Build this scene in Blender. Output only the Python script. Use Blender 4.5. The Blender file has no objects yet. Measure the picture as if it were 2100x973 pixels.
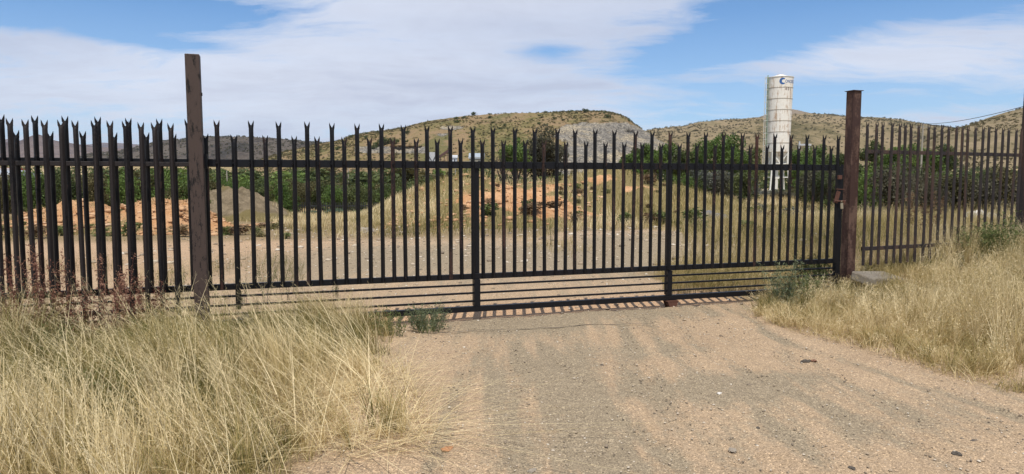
import bpy, math, random
import numpy as np
from mathutils import Vector, Matrix
R = math.radians
rng = np.random.default_rng(7)
random.seed(7)

# ------------------------------------------------------------------ camera, world, sun
sc = bpy.context.scene
C = sc.collection
F, PITCH, EYE = 1450.0, 0.0781, 1.54          # focal length in photo pixels, tilt, eye height
cd = bpy.data.cameras.new('camera'); cam = bpy.data.objects.new('camera', cd); C.objects.link(cam)
cd.sensor_width = 36; cd.lens = F / 2100 * 36; cd.clip_start = 0.05; cd.clip_end = 30000
cam.location = (0, 0, EYE); cam.rotation_euler = (R(90) - PITCH, 0, 0)
sc.camera = cam
sc.render.resolution_x = 1024; sc.render.resolution_y = 474
sc.view_settings.view_transform = 'Standard'; sc.view_settings.look = 'None'
sc.view_settings.gamma = 1; sc.view_settings.exposure = 0.06
SUN_EL = 66
HAZE = 0.000045
sd = bpy.data.lights.new('sun', 'SUN'); sun = bpy.data.objects.new('sun', sd); C.objects.link(sun)
sd.energy = 4.5; sd.angle = R(0.53); sd.color = (1.0, 0.955, 0.88)
sun.rotation_euler = (R(90 - SUN_EL), 0, 0)

W = bpy.data.worlds.new('World'); sc.world = W; W.use_nodes = True
def nd(nt, typ, **kw):
    n = nt.nodes.new(typ)
    for k, v in kw.items():
        if k.startswith('i_'):
            n.inputs[int(k[2:])].default_value = v
        else: setattr(n, k, v)
    return n
def mth(nt, op, a, b=None, c=None, clamp=False):
    n = nt.nodes.new('ShaderNodeMath'); n.operation = op; n.use_clamp = clamp
    for i, v in enumerate((a, b, c)):
        if v is None: continue
        if isinstance(v, (int, float)): n.inputs[i].default_value = v
        else: nt.links.new(v, n.inputs[i])
    return n.outputs[0]
def mix(nt, fac, a, b, blend='MIX'):
    n = nt.nodes.new('ShaderNodeMix'); n.data_type = 'RGBA'; n.blend_type = blend
    for s, v in ((0, fac), (6, a), (7, b)):
        if isinstance(v, (int, float)): n.inputs[s].default_value = v
        elif isinstance(v, tuple): n.inputs[s].default_value = (*v, 1) if len(v) == 3 else v
        else: nt.links.new(v, n.inputs[s])
    return n.outputs[2]
def noise(nt, vec, scale, detail=4, rough=0.55, dist=0.0, out=0):
    n = nt.nodes.new('ShaderNodeTexNoise'); n.inputs['Scale'].default_value = scale
    n.inputs['Detail'].default_value = detail; n.inputs['Roughness'].default_value = rough
    n.inputs['Distortion'].default_value = dist
    if vec is not None: nt.links.new(vec, n.inputs['Vector'])
    return n.outputs[out]
def ramp(nt, fac, stops, interp='LINEAR'):
    n = nt.nodes.new('ShaderNodeValToRGB'); nt.links.new(fac, n.inputs[0]); e = n.color_ramp.elements
    n.color_ramp.interpolation = interp
    while len(e) < len(stops): e.new(0.5)
    for k, (p, c) in enumerate(stops):
        e[k].position = p; e[k].color = (*c, 1) if isinstance(c, tuple) else (c, c, c, 1)
    return n.outputs[0]
def mapping(nt, vec, scale=(1, 1, 1), rot=(0, 0, 0), loc=(0, 0, 0)):
    n = nt.nodes.new('ShaderNodeMapping'); nt.links.new(vec, n.inputs[0])
    n.inputs['Scale'].default_value = scale; n.inputs['Rotation'].default_value = rot; n.inputs['Location'].default_value = loc
    return n.outputs[0]

nt = W.node_tree; nt.nodes.clear()
sky = nd(nt, 'ShaderNodeTexSky', sky_type='NISHITA', sun_disc=False)
sky.sun_elevation = R(SUN_EL); sky.sun_rotation = R(180); sky.altitude = 1200; sky.air_density = 1.0
sky.dust_density = 0.6; sky.ozone_density = 1.6
tc = nd(nt, 'ShaderNodeTexCoord')
sep = nd(nt, 'ShaderNodeSeparateXYZ'); nt.links.new(tc.outputs['Generated'], sep.inputs[0])
zz = mth(nt, 'MAXIMUM', sep.outputs[2], 0.0)
den = mth(nt, 'ADD', zz, 0.16)
comb = nd(nt, 'ShaderNodeCombineXYZ')
nt.links.new(mth(nt, 'DIVIDE', sep.outputs[0], den), comb.inputs[0])
nt.links.new(mth(nt, 'DIVIDE', sep.outputs[1], den), comb.inputs[1])
P = comb.outputs[0]
warp = noise(nt, P, 1.3, 3, 0.5, out=1)
vadd = nd(nt, 'ShaderNodeVectorMath', operation='MULTIPLY_ADD'); nt.links.new(warp, vadd.inputs[0])
vadd.inputs[1].default_value = (0.5, 0.5, 0); nt.links.new(P, vadd.inputs[2])
PW = vadd.outputs[0]
n1 = noise(nt, mapping(nt, PW, (0.55, 1.0, 1), (0, 0, R(-24))), 0.95, 5, 0.52)
n2 = noise(nt, mapping(nt, PW, (0.9, 2.6, 1), (0, 0, R(-30)), (4, 1, 0)), 1.7, 9, 0.68)
n3 = noise(nt, mapping(nt, PW, (1.2, 1.0, 1), (0, 0, R(20)), (9, 3, 0)), 4.4, 9, 0.68)
# big open patches of blue, given as directions (east-west slope, height slope) round the horizon
az = mth(nt, 'DIVIDE', sep.outputs[0], mth(nt, 'MAXIMUM', sep.outputs[1], 0.05))
el = mth(nt, 'DIVIDE', sep.outputs[2], mth(nt, 'MAXIMUM', sep.outputs[1], 0.05))
def blob(a, e, sa, se, tilt=0.0):
    da = mth(nt, 'SUBTRACT', az, a); de = mth(nt, 'SUBTRACT', mth(nt, 'SUBTRACT', el, e), mth(nt, 'MULTIPLY', da, tilt))
    q = mth(nt, 'ADD', mth(nt, 'POWER', mth(nt, 'ABSOLUTE', mth(nt, 'DIVIDE', da, sa)), 2), mth(nt, 'POWER', mth(nt, 'ABSOLUTE', mth(nt, 'DIVIDE', de, se)), 2))
    return mth(nt, 'EXPONENT', mth(nt, 'MULTIPLY', q, -1))
cov = mth(nt, 'ADD', mth(nt, 'MULTIPLY', n1, 0.45), mth(nt, 'MULTIPLY', n2, 0.72))
cov = mth(nt, 'ADD', cov, mth(nt, 'MULTIPLY', n3, 0.26))
cov = mth(nt, 'ADD', cov, -0.185)
for a, e, sa, se, t, w in ((-0.60, 0.240, 0.22, 0.026, -0.07, -0.58), (-0.50, 0.195, 0.16, 0.010, -0.12, -0.26), (0.36, 0.115, 0.16, 0.03, 0, -0.17), (0.31, 0.195, 0.16, 0.030, 0.16, -0.42), (0.42, 0.245, 0.14, 0.02, 0, -0.22),
                        (0.05, 0.178, 0.05, 0.014, 0, -0.30), (0.55, 0.25, 0.22, 0.022, 0, -0.30), (0.60, 0.12, 0.25, 0.02, 0, -0.12),
                        (-0.20, 0.15, 0.30, 0.085, 0, 0.22), (0.55, 0.17, 0.20, 0.03, 0, 0.16), (-0.6, 0.13, 0.25, 0.04, 0, 0.10), (0.0, 0.25, 0.25, 0.025, 0, 0.2)):
    cov = mth(nt, 'ADD', cov, mth(nt, 'MULTIPLY', blob(a, e, sa, se, t), w))
fac = ramp(nt, cov, [(0.38, 0.0), (0.49, 0.40), (0.60, 0.84), (0.80, 0.97)])
shade = ramp(nt, mth(nt, 'ADD', mth(nt, 'MULTIPLY', n3, 0.18), mth(nt, 'ADD', mth(nt, 'MULTIPLY', n2, 0.30), mth(nt, 'MULTIPLY', n1, 0.56))), [(0.40, (0.84, 0.88, 0.97)), (0.52, (0.70, 0.755, 0.87)), (0.64, (0.55, 0.61, 0.75))])
cloud = mix(nt, 1.0, shade, (9.9, 9.75, 9.8), 'MULTIPLY')
low = ramp(nt, sep.outputs[2], [(0.0, 0.60), (0.10, 0.34), (0.22, 0.03)])
base = mix(nt, 1.0, sky.outputs[0], (0.78, 1.10, 1.36), 'MULTIPLY')
base = mix(nt, low, base, (5.6, 6.9, 8.6))
skyc = mix(nt, fac, base, cloud)
bg = nd(nt, 'ShaderNodeBackground'); bg.inputs[1].default_value = 0.1
nt.links.new(skyc, bg.inputs[0])
wo = nd(nt, 'ShaderNodeOutputWorld'); nt.links.new(bg.outputs[0], wo.inputs[0])

# ------------------------------------------------------------------ pixel <-> place helpers
cp, sp = math.cos(PITCH), math.sin(PITCH)
def ray(px, py):
    a, b = (px - 1050) / F, (486.5 - py) / F
    return Vector((a, cp + b * sp, -sp + b * cp))
def at(px, py, Y):
    d = ray(px, py); return Vector((d.x * Y / d.y, Y, EYE + d.z * Y / d.y))
def ground(px, py, z=0.0):
    d = ray(px, py); k = (z - EYE) / d.z; return Vector((d.x * k, d.y * k, z))
def tag(o, label=None, cat=None, group=None, kind=None):
    if label: o['label'] = label
    if cat: o['category'] = cat
    if group: o['group'] = group
    if kind: o['kind'] = kind
    return o
def empty(name, loc=(0, 0, 0), rz=0.0, **kw):
    o = bpy.data.objects.new(name, None); C.objects.link(o); o.location = loc; o.rotation_euler = (0, 0, rz)
    o.empty_display_size = 0.2
    return tag(o, **kw)

# ------------------------------------------------------------------ noise in numpy
_perm = np.random.default_rng(3).random((256, 256))
def vnoise(x, y):
    xi = np.floor(x).astype(int); yi = np.floor(y).astype(int); fx = x - xi; fy = y - yi
    fx = fx * fx * (3 - 2 * fx); fy = fy * fy * (3 - 2 * fy)
    a = _perm[xi & 255, yi & 255]; b = _perm[(xi + 1) & 255, yi & 255]
    c = _perm[xi & 255, (yi + 1) & 255]; d = _perm[(xi + 1) & 255, (yi + 1) & 255]
    return (a * (1 - fx) + b * fx) * (1 - fy) + (c * (1 - fx) + d * fx) * fy
def fbm(x, y, o=5, g=0.5):
    s = 0; a = 1; t = 0
    for k in range(o):
        s = s + a * vnoise(x * 2 ** k + 17.3 * k, y * 2 ** k + 9.1 * k); t += a; a *= g
    return s / t
def sst(a, b, x):
    t = np.clip((x - a) / (b - a), 0, 1); return t * t * (3 - 2 * t)

# ------------------------------------------------------------------ mesh helpers
def mesh_np(name, V, faces, mat, parent=None, smooth=False, attrs=None):
    """faces: (n,k) int array, or list of such arrays"""
    if not isinstance(faces, list): faces = [faces]
    faces = [f for f in faces if len(f)]
    me = bpy.data.meshes.new(name)
    nv = len(V); me.vertices.add(nv); me.vertices.foreach_set('co', np.asarray(V, dtype=np.float32).ravel())
    loops = np.concatenate([f.ravel() for f in faces]).astype(np.int32)
    tot = np.concatenate([np.full(len(f), f.shape[1]) for f in faces]).astype(np.int32)
    st = np.concatenate([[0], np.cumsum(tot)[:-1]]).astype(np.int32)
    me.loops.add(len(loops)); me.loops.foreach_set('vertex_index', loops)
    me.polygons.add(len(tot)); me.polygons.foreach_set('loop_start', st); me.polygons.foreach_set('loop_total', tot)
    if smooth: me.polygons.foreach_set('use_smooth', np.ones(len(tot), dtype=bool))
    me.update(calc_edges=True)
    for k, a in (attrs or {}).items():
        at_ = me.attributes.new(k, 'FLOAT', 'POINT'); at_.data.foreach_set('value', np.asarray(a, dtype=np.float32))
    if mat: me.materials.append(mat)
    o = bpy.data.objects.new(name, me); C.objects.link(o)
    if parent: o.parent = parent
    return o
class MB:
    def __init__(s): s.v = []; s.f = []
    def add(s, v, f):
        n = len(s.v); s.v += [tuple(p) for p in v]; s.f += [tuple(i + n for i in q) for q in f]
    def box(s, c, size, rz=0.0, M=None):
        x, y, z = (q / 2 for q in size); p = [Vector((a * x, b * y, e * z)) for a in (-1, 1) for b in (-1, 1) for e in (-1, 1)]
        T = M or Matrix.Rotation(rz, 3, 'Z'); c = Vector(c)
        s.add([T @ q + c for q in p], [(0, 1, 3, 2), (4, 6, 7, 5), (0, 4, 5, 1), (2, 3, 7, 6), (0, 2, 6, 4), (1, 5, 7, 3)])
    def tube(s, a, b, r0, r1=None, n=8, rot=0.0):
        r1 = r0 if r1 is None else r1; a, b = Vector(a), Vector(b); d = (b - a)
        if d.length < 1e-6: return
        d.normalize(); u = d.cross(Vector((0, 0, 1)));
        if u.length < 0.01: u = Vector((1, 0, 0))
        u.normalize(); w = d.cross(u); v = []
        for q, r in ((a, r0), (b, r1)):
            for k in range(n):
                t = 2 * math.pi * k / n + rot; v.append(q + u * math.cos(t) * r + w * math.sin(t) * r)
        s.add(v, [(k, (k + 1) % n, n + (k + 1) % n, n + k) for k in range(n)] + [tuple(range(n))[::-1], tuple(range(n, 2 * n))])
    def bar(s, a, b, w, h):
        """box beam from a to b, width w across, height h"""
        a, b = Vector(a), Vector(b); d = b - a; L = d.length; d.normalize()
        up = Vector((0, 0, 1)) if abs(d.z) < 0.95 else Vector((0, 1, 0))
        q = d.cross(up).normalized(); up = q.cross(d)
        M = Matrix((d, q, up)).transposed(); s.box((a + b) / 2, (L, w, h), M=M)
    def build(s, name, mat, parent=None, smooth=False, bevel=0.0):
        me = bpy.data.meshes.new(name); me.from_pydata(s.v, [], s.f); me.materials.append(mat)
        if smooth:
            for p in me.polygons: p.use_smooth = True
        o = bpy.data.objects.new(name, me); C.objects.link(o)
        if parent: o.parent = parent
        if bevel:
            m = o.modifiers.new('bevel', 'BEVEL'); m.width = bevel; m.segments = 2; m.limit_method = 'ANGLE'
        return o

# ------------------------------------------------------------------ materials
def new_mat(name):
    m = bpy.data.materials.new(name); m.use_nodes = True; nt = m.node_tree; nt.nodes.clear()
    b = nt.nodes.new('ShaderNodeBsdfPrincipled'); o = nt.nodes.new('ShaderNodeOutputMaterial'); nt.links.new(b.outputs[0], o.inputs[0])
    return m, nt, b
def setin(nt, b, name, v):
    if isinstance(v, (int, float)): b.inputs[name].default_value = v
    elif isinstance(v, tuple): b.inputs[name].default_value = (*v, 1)
    else: nt.links.new(v, b.inputs[name])
def bump(nt, b, h, strength, dist):
    n = nt.nodes.new('ShaderNodeBump'); n.inputs['Strength'].default_value = strength; n.inputs['Distance'].default_value = dist
    nt.links.new(h, n.inputs['Height']); nt.links.new(n.outputs[0], b.inputs['Normal'])
def pos(nt):
    return nt.nodes.new('ShaderNodeNewGeometry').outputs['Position']
def ocoord(nt):
    return nt.nodes.new('ShaderNodeTexCoord').outputs['Object']
def attr(nt, name):
    n = nt.nodes.new('ShaderNodeAttribute'); n.attribute_name = name; return n.outputs['Fac']

def paint_metal(name, col, rust, amount, rough=0.45, scale=9, streak=(1, 1, 0.12), metal=0.0, spec=0.25):
    m, nt, b = new_mat(name); p = pos(nt)
    n = noise(nt, mapping(nt, p, streak), scale, 6, 0.65)
    n_ = noise(nt, p, scale * 6, 4, 0.6)
    f = ramp(nt, mth(nt, 'ADD', mth(nt, 'MULTIPLY', n, 0.75), mth(nt, 'MULTIPLY', n_, 0.25)), [(amount, 0.0), (amount + 0.07, 1.0)])
    c2 = mix(nt, n_, tuple(q * 0.7 for q in col), tuple(q * 1.45 for q in col))
    b.inputs['Specular IOR Level'].default_value = spec; setin(nt, b, 'Base Color', mix(nt, f, c2, rust)); setin(nt, b, 'Roughness', mth(nt, 'ADD', mth(nt, 'MULTIPLY', f, 0.3), rough))
    b.inputs['Metallic'].default_value = metal
    bump(nt, b, n_, 0.35, 0.002)
    return m
M_black = paint_metal('black_paint', (0.0065, 0.0065, 0.008), (0.040, 0.022, 0.016), 0.60, 0.42)
M_pale = paint_metal('pale_paint', (0.0065, 0.006, 0.0065), (0.055, 0.030, 0.022), 0.555, 0.45)
M_rustp = paint_metal('rust_stained_paint', (0.010, 0.008, 0.008), (0.060, 0.030, 0.023), 0.52, 0.6, 7)
M_fence = paint_metal('weathered_paint', (0.026, 0.020, 0.018), (0.009, 0.008, 0.009), 0.52, 0.5)
M_rustf = paint_metal('rusty_fence_paint', (0.030, 0.024, 0.023), (0.07, 0.044, 0.034), 0.50, 0.6, 6)
M_postL = paint_metal('worn_post_paint', (0.066, 0.045, 0.036), (0.014, 0.012, 0.011), 0.525, 0.55, 24, (1, 1, 0.28))
M_postR = paint_metal('rusted_post_steel', (0.05, 0.026, 0.02), (0.125, 0.075, 0.055), 0.485, 0.65, 6, (1, 1, 0.35))
M_rust = paint_metal('rusty_steel', (0.10, 0.045, 0.03), (0.03, 0.02, 0.018), 0.55, 0.7)
M_brass = paint_metal('worn_brass', (0.42, 0.36, 0.25), (0.15, 0.10, 0.06), 0.6, 0.35, 30, (1, 1, 1), 0.6)

# ------------------------------------------------------------------ lie of the land
ED0, ED1 = ground(1540, 640), ground(2060, 772)
edir = (ED1 - ED0); edir.normalize(); enx, eny = -edir.y, edir.x
GA, GB = Vector((-3.012, 7.0805, 0)), Vector((4.332, 9.4853, 0))         # gate line ends
gdir = (GB - GA).normalized(); gn = Vector((-gdir.y, gdir.x, 0))           # gn points away from camera
def H(x, y):
    x = np.asarray(x, float); y = np.asarray(y, float)
    e = (x - ED0.x) * enx + (y - ED0.y) * eny
    near = 1 - sst(14, 26, y)
    h = (0.25 * sst(1.5, 2.7, e) + 0.06 * np.clip(e - 2.6, 0, 6)) * near
    # gentle hump under the left grass
    h = h + 0.05 * sst(-1.2, -2.6, x) * (1 - sst(5.6, 6.6, y + 0.33 * (-3 - x) * 0)) * (1 - sst(9, 12, y))
    d = np.hypot(x, y)
    h = h + 9.0 * np.clip((d - 130) / 340, 0, 1.25) ** 1.4
    h = h - 1.55 * np.exp(-((x + 14) / 13.0) ** 2 - ((y - 66) / 22.0) ** 2)
    h = h + 0.9 * sst(3, 40, x) * sst(35, 70, y) * (1 - sst(90, 130, y)) * 0.4
    # slab edge at the gate: a shallow trench of loose soil just behind the gate line
    g = (x - GA.x) * gn.x + (y - GA.y) * gn.y
    tr = sst(-0.06, -0.03, g) * (1 - sst(0.45, 0.9, g))
    h = h - 0.035 * tr * (1 - sst(4.6, 5.2, x)) 
    # small unevenness
    h = h + (fbm(x * 1.3, y * 1.3, 4) - 0.5) * 0.05 * sst(10, 30, y) * 3 + (fbm(x * 2.2, y * 0.8, 4) - 0.5) * 0.035
    return h
def Hs(x, y): return float(H(np.array([x]), np.array([y]))[0])

def axis(lo, hi, a, b, step, grow=1.09):
    c = list(np.arange(a, b, step)); s = step
    while c[-1] < hi: s *= grow; c.append(c[-1] + s)
    s = step
    while c[0] > lo: s *= grow; c.insert(0, c[0] - s)
    return np.array(c)
xs = axis(-9000, 9000, -7, 8.5, 0.075); ys = axis(-60, 12000, 2.2, 12.5, 0.07, 1.055)
X, Y = np.meshgrid(xs, ys, indexing='ij'); Z = H(X, Y)
Z = Z + (fbm(X * 9, Y * 7, 3) - 0.5) * 0.012 * (Y < 16)
Z = Z + (fbm(X * 3.5 + 0.9 * Y, Y * 0.8, 4) - 0.5) * 0.03 * (Y < 9)
nx, ny = X.shape
idx = np.arange(nx * ny).reshape(nx, ny)
Fq = np.stack([idx[:-1, :-1], idx[1:, :-1], idx[1:, 1:], idx[:-1, 1:]], -1).reshape(-1, 4)
# masks of what lies on the ground (positions in metres)
def px_of(x, y, z):
    dz = z - EYE; dd = y * cp - dz * sp; u = y * sp + dz * cp
    return 1050 + F * x / np.maximum(dd, 0.1), 486.5 - F * u / np.maximum(dd, 0.1)
g = (X - GA.x) * gn.x + (Y - GA.y) * gn.y
e = (X - ED0.x) * enx + (Y - ED0.y) * eny
# grey gravel patches and wheel tracks (approach), pale soil, orange soil
PXg, PYg = px_of(X, Y, 0 * X)
grey = np.zeros_like(X)
for cx_, cy_, sx_, sy_, w_ in ((1080, 665, 200, 22, 0.8), (1330, 640, 150, 16, 0.6), (1130, 760, 90, 55, 0.75), (1010, 800, 26, 120, 0.55), (1190, 880, 90, 90, 0.8), (1060, 930, 45, 80, 0.55), (1480, 800, 170, 32, 0.85), (1640, 775, 90, 14, 0.4), (1330, 720, 120, 18, 0.5), (1560, 890, 150, 40, 0.35), (1850, 860, 200, 60, 0.45), (1300, 960, 150, 40, 0.5)):
    grey += w_ * np.exp(-((PXg - cx_) / sx_) ** 2 - ((PYg - cy_) / sy_) ** 2) * (g < 0) * (Y > 2.5)
grey = grey + (g > 0.5) * 0.75 * np.exp(-((Y - 14.5 - 0.1 * X) / 3.2) ** 2) * sst(-9, -2, X) * (1 - sst(5, 8, X))
# wheel tracks: pressed curved bands across the approach
rut = np.zeros_like(X)
for x0_, a_, b_, w_ in ((0.10, -0.10, 0.018, 0.10), (1.55, -0.08, 0.016, 0.11), (0.45, -0.22, 0.03, 0.08), (1.95, -0.20, 0.03, 0.09), (2.35, 0.16, -0.02, 0.09), (0.95, 0.17, -0.02, 0.09), (-0.35, 0.05, 0.0, 0.08), (1.10, 0.06, 0.0, 0.08), (3.0, -0.30, 0.03, 0.09), (2.6, 0.02, 0.02, 0.08)):
    cxl = x0_ + a_ * (Y - 5.5) + b_ * (Y - 5.5) ** 2 + (fbm(Y * 0.7 + x0_ * 9, Y * 0 + 1, 2) - 0.5) * 0.12
    brk = sst(0.36, 0.52, fbm(Y * 0.9 + x0_ * 5, X * 0.3, 3))
    q_ = (X - cxl) / w_; rut += brk * (np.exp(-q_ ** 2) - 0.75 * np.exp(-((np.abs(q_) - 1.7) / 0.5) ** 2))
rut *= (g < -0.1) * (Y < 9.5) * (Y > 2)
Z -= 0.012 * rut
grey = np.clip(grey + 0.38 * rut * (1 - 0.4 * np.clip(grey, 0, 1)), -0.6, 1.1)
orange = sst(-0.05, 0.0, g) * (1 - sst(0.6, 1.1, g)) * 0.75
orange = orange + sst(9, 12, Y) * (1 - sst(17, 24, Y)) * sst(-2.5, -6, X) * 0.35
orange = np.clip(orange, 0, 1)
dry = np.maximum(sst(0.1, 0.9, e) * (g < 3.0), sst(-0.95, -1.5, X + 0.10 * (Y - 4)) * (g < -0.1))
dry = np.maximum(dry, sst(17.5, 21, Y - 0.12 * X))
dry = np.maximum(dry, sst(2.8, 4.4, X - 0.12 * (Y - 9)) * (g > 0.3))
dry = np.clip(dry, 0, 1)
m, nt, b = new_mat('earth_and_gravel'); p0 = pos(nt); p = mapping(nt, p0, loc=(13.37, 71.7, 3.41))
nz = noise(nt, p, 1.1, 6, 0.6); nf = noise(nt, p, 14, 5, 0.7); ng = noise(nt, p, 70, 3, 0.7)
nst = noise(nt, mapping(nt, p, (3.6, 0.5, 1), (0, 0, R(8))), 1.7, 7, 0.66)
sand = mix(nt, nz, (0.275, 0.196, 0.122), (0.44, 0.325, 0.212))
sand = mix(nt, ramp(nt, nf, [(0.35, 0.0), (0.7, 0.6)]), sand, (0.36, 0.27, 0.19))
gry = mix(nt, nf, (0.145, 0.122, 0.085), (0.325, 0.27, 0.19))
nst2 = noise(nt, mapping(nt, p, (5.5, 0.55, 1), (0, 0, R(52))), 1.5, 6, 0.66)
nst3 = noise(nt, mapping(nt, p, (9.0, 0.5, 1), (0, 0, R(14))), 1.3, 5, 0.62)
nst = mth(nt, 'ADD', mth(nt, 'MULTIPLY', nst, 0.42), mth(nt, 'ADD', mth(nt, 'MULTIPLY', nst2, 0.26), mth(nt, 'MULTIPLY', nst3, 0.32)))
gm = ramp(nt, mth(nt, 'ADD', mth(nt, 'MULTIPLY', attr(nt, 'grey'), 0.27), mth(nt, 'ADD', mth(nt, 'MULTIPLY', nst, 0.72), mth(nt, 'MULTIPLY', nf, 0.24))), [(0.50, 0.0), (0.62, 0.80)])
col = mix(nt, gm, sand, gry)
om = mth(nt, 'MULTIPLY', attr(nt, 'orange'), ramp(nt, nz, [(0.25, 0.6), (0.7, 1.0)]))
col = mix(nt, om, col, mix(nt, nf, (0.36, 0.215, 0.125), (0.54, 0.35, 0.215)))
dm = ramp(nt, mth(nt, 'ADD', mth(nt, 'MULTIPLY', attr(nt, 'dry'), 0.8), mth(nt, 'MULTIPLY', nf, 0.35)), [(0.35, 0.0), (0.95, 0.85)])
far = ramp(nt, noise(nt, p, 0.035, 6, 0.65), [(0.38, (0.16, 0.135, 0.06)), (0.5, (0.33, 0.25, 0.13)), (0.62, (0.42, 0.32, 0.19))])
col = mix(nt, dm, col, mix(nt, nf, (0.10, 0.075, 0.04), (0.28, 0.21, 0.115)))
sepg = nt.nodes.new('ShaderNodeSeparateXYZ'); nt.links.new(p0, sepg.inputs[0])
fy = nt.nodes.new('ShaderNodeMapRange'); nt.links.new(sepg.outputs[1], fy.inputs[0]); fy.inputs[1].default_value = 40; fy.inputs[2].default_value = 90
col = mix(nt, fy.outputs[0], col, far)
vor = nt.nodes.new('ShaderNodeTexVoronoi'); nt.links.new(p, vor.inputs['Vector']); vor.inputs['Scale'].default_value = 105; vor.inputs['Randomness'].default_value = 1
vc = ramp(nt, vor.outputs['Color'], [(0.0, (0.22, 0.2, 0.19)), (0.22, (0.82, 0.8, 0.77)), (0.75, (1.14, 1.12, 1.08)), (1.0, (2.3, 2.25, 2.1))])
vor2 = nt.nodes.new('ShaderNodeTexVoronoi'); nt.links.new(p, vor2.inputs['Vector']); vor2.inputs['Scale'].default_value = 240
vc2 = ramp(nt, vor2.outputs['Color'], [(0.0, (0.45, 0.43, 0.42)), (0.5, (1.0, 1.0, 1.0)), (1.0, (1.6, 1.57, 1.5))])
col = mix(nt, 0.8, col, mix(nt, 1.0, col, vc, 'MULTIPLY')); col = mix(nt, 0.8, col, mix(nt, 1.0, col, vc2, 'MULTIPLY'))
setin(nt, b, 'Base Color', col); b.inputs['Roughness'].default_value = 0.95; b.inputs['Specular IOR Level'].default_value = 0.15
hh = mth(nt, 'ADD', mth(nt, 'MULTIPLY', vor.outputs['Distance'], -0.3), mth(nt, 'MULTIPLY', nf, 1.3)); hh = mth(nt, 'ADD', hh, mth(nt, 'MULTIPLY', vor2.outputs['Distance'], -0.25))
hh = mth(nt, 'ADD', hh, mth(nt, 'MULTIPLY', nst, 2.5)); bump(nt, b, hh, 0.9, 0.010)
M_ground = m
gnd = mesh_np('ground', np.stack([X, Y, Z], -1).reshape(-1, 3), Fq, M_ground, smooth=True,
              attrs={'grey': grey.ravel(), 'orange': orange.ravel(), 'dry': dry.ravel()})
tag(gnd, kind='structure')

# ------------------------------------------------------------------ hills
def hill_mat(name, cols, scale, speck, rock=((0.30, 0.27, 0.23), (0.16, 0.15, 0.14))):
    m, nt, b = new_mat(name); p = pos(nt)
    n = noise(nt, mapping(nt, p, (1, 0.35, 1)), scale, 7, 0.62); n2 = noise(nt, p, scale * 9, 5, 0.7)
    f = mth(nt, 'ADD', mth(nt, 'MULTIPLY', n, 0.7), mth(nt, 'MULTIPLY', n2, 0.3))
    c = ramp(nt, f, [(0.40, cols[0]), (0.47, cols[1]), (0.54, cols[2]), (0.61, cols[3])])
    v = nt.nodes.new('ShaderNodeTexVoronoi'); nt.links.new(p, v.inputs['Vector']); v.inputs['Scale'].default_value = speck[0]
    k = ramp(nt, mth(nt, 'ADD', v.outputs['Distance'], mth(nt, 'MULTIPLY', n2, 0.35)), [(speck[1], 1.0), (speck[1] + 0.1, 0.0)])
    c = mix(nt, mth(nt, 'MULTIPLY', k, speck[2]), c, (0.035, 0.04, 0.02))
    rk = attr(nt, 'rock')
    r1 = noise(nt, mapping(nt, p, (1, 1, 0.6)), 0.30, 8, 0.8)
    r2 = noise(nt, mapping(nt, p, (1, 1, 3.0)), 0.05, 6, 0.65)
    rc = mix(nt, ramp(nt, r1, [(0.40, 0.0), (0.60, 1.0)]), rock[1], rock[0])
    rc = mix(nt, ramp(nt, r2, [(0.48, 0.0), (0.62, 0.7)]), rc, (0.58, 0.47, 0.30))
    rf = ramp(nt, mth(nt, 'ADD', rk, mth(nt, 'MULTIPLY', mth(nt, 'SUBTRACT', n2, 0.5), 1.1)), [(0.42, 0.0), (0.55, 1.0)])
    r3 = noise(nt, mapping(nt, p, (1, 1, 0.5)), 0.9, 5, 0.8); rc = mix(nt, ramp(nt, r3, [(0.44, 0.85), (0.54, 0.0)]), rc, (0.085, 0.08, 0.075))
    c = mix(nt, rf, c, rc)
    setin(nt, b, 'Base Color', c); b.inputs['Roughness'].default_value = 1; b.inputs['Specular IOR Level'].default_value = 0.05
    bump(nt, b, mth(nt, 'ADD', mth(nt, 'MULTIPLY', mth(nt, 'MULTIPLY', rf, 0.35), r1), n2), 1.0, 3.0)
    return m
HZ = []
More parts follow.
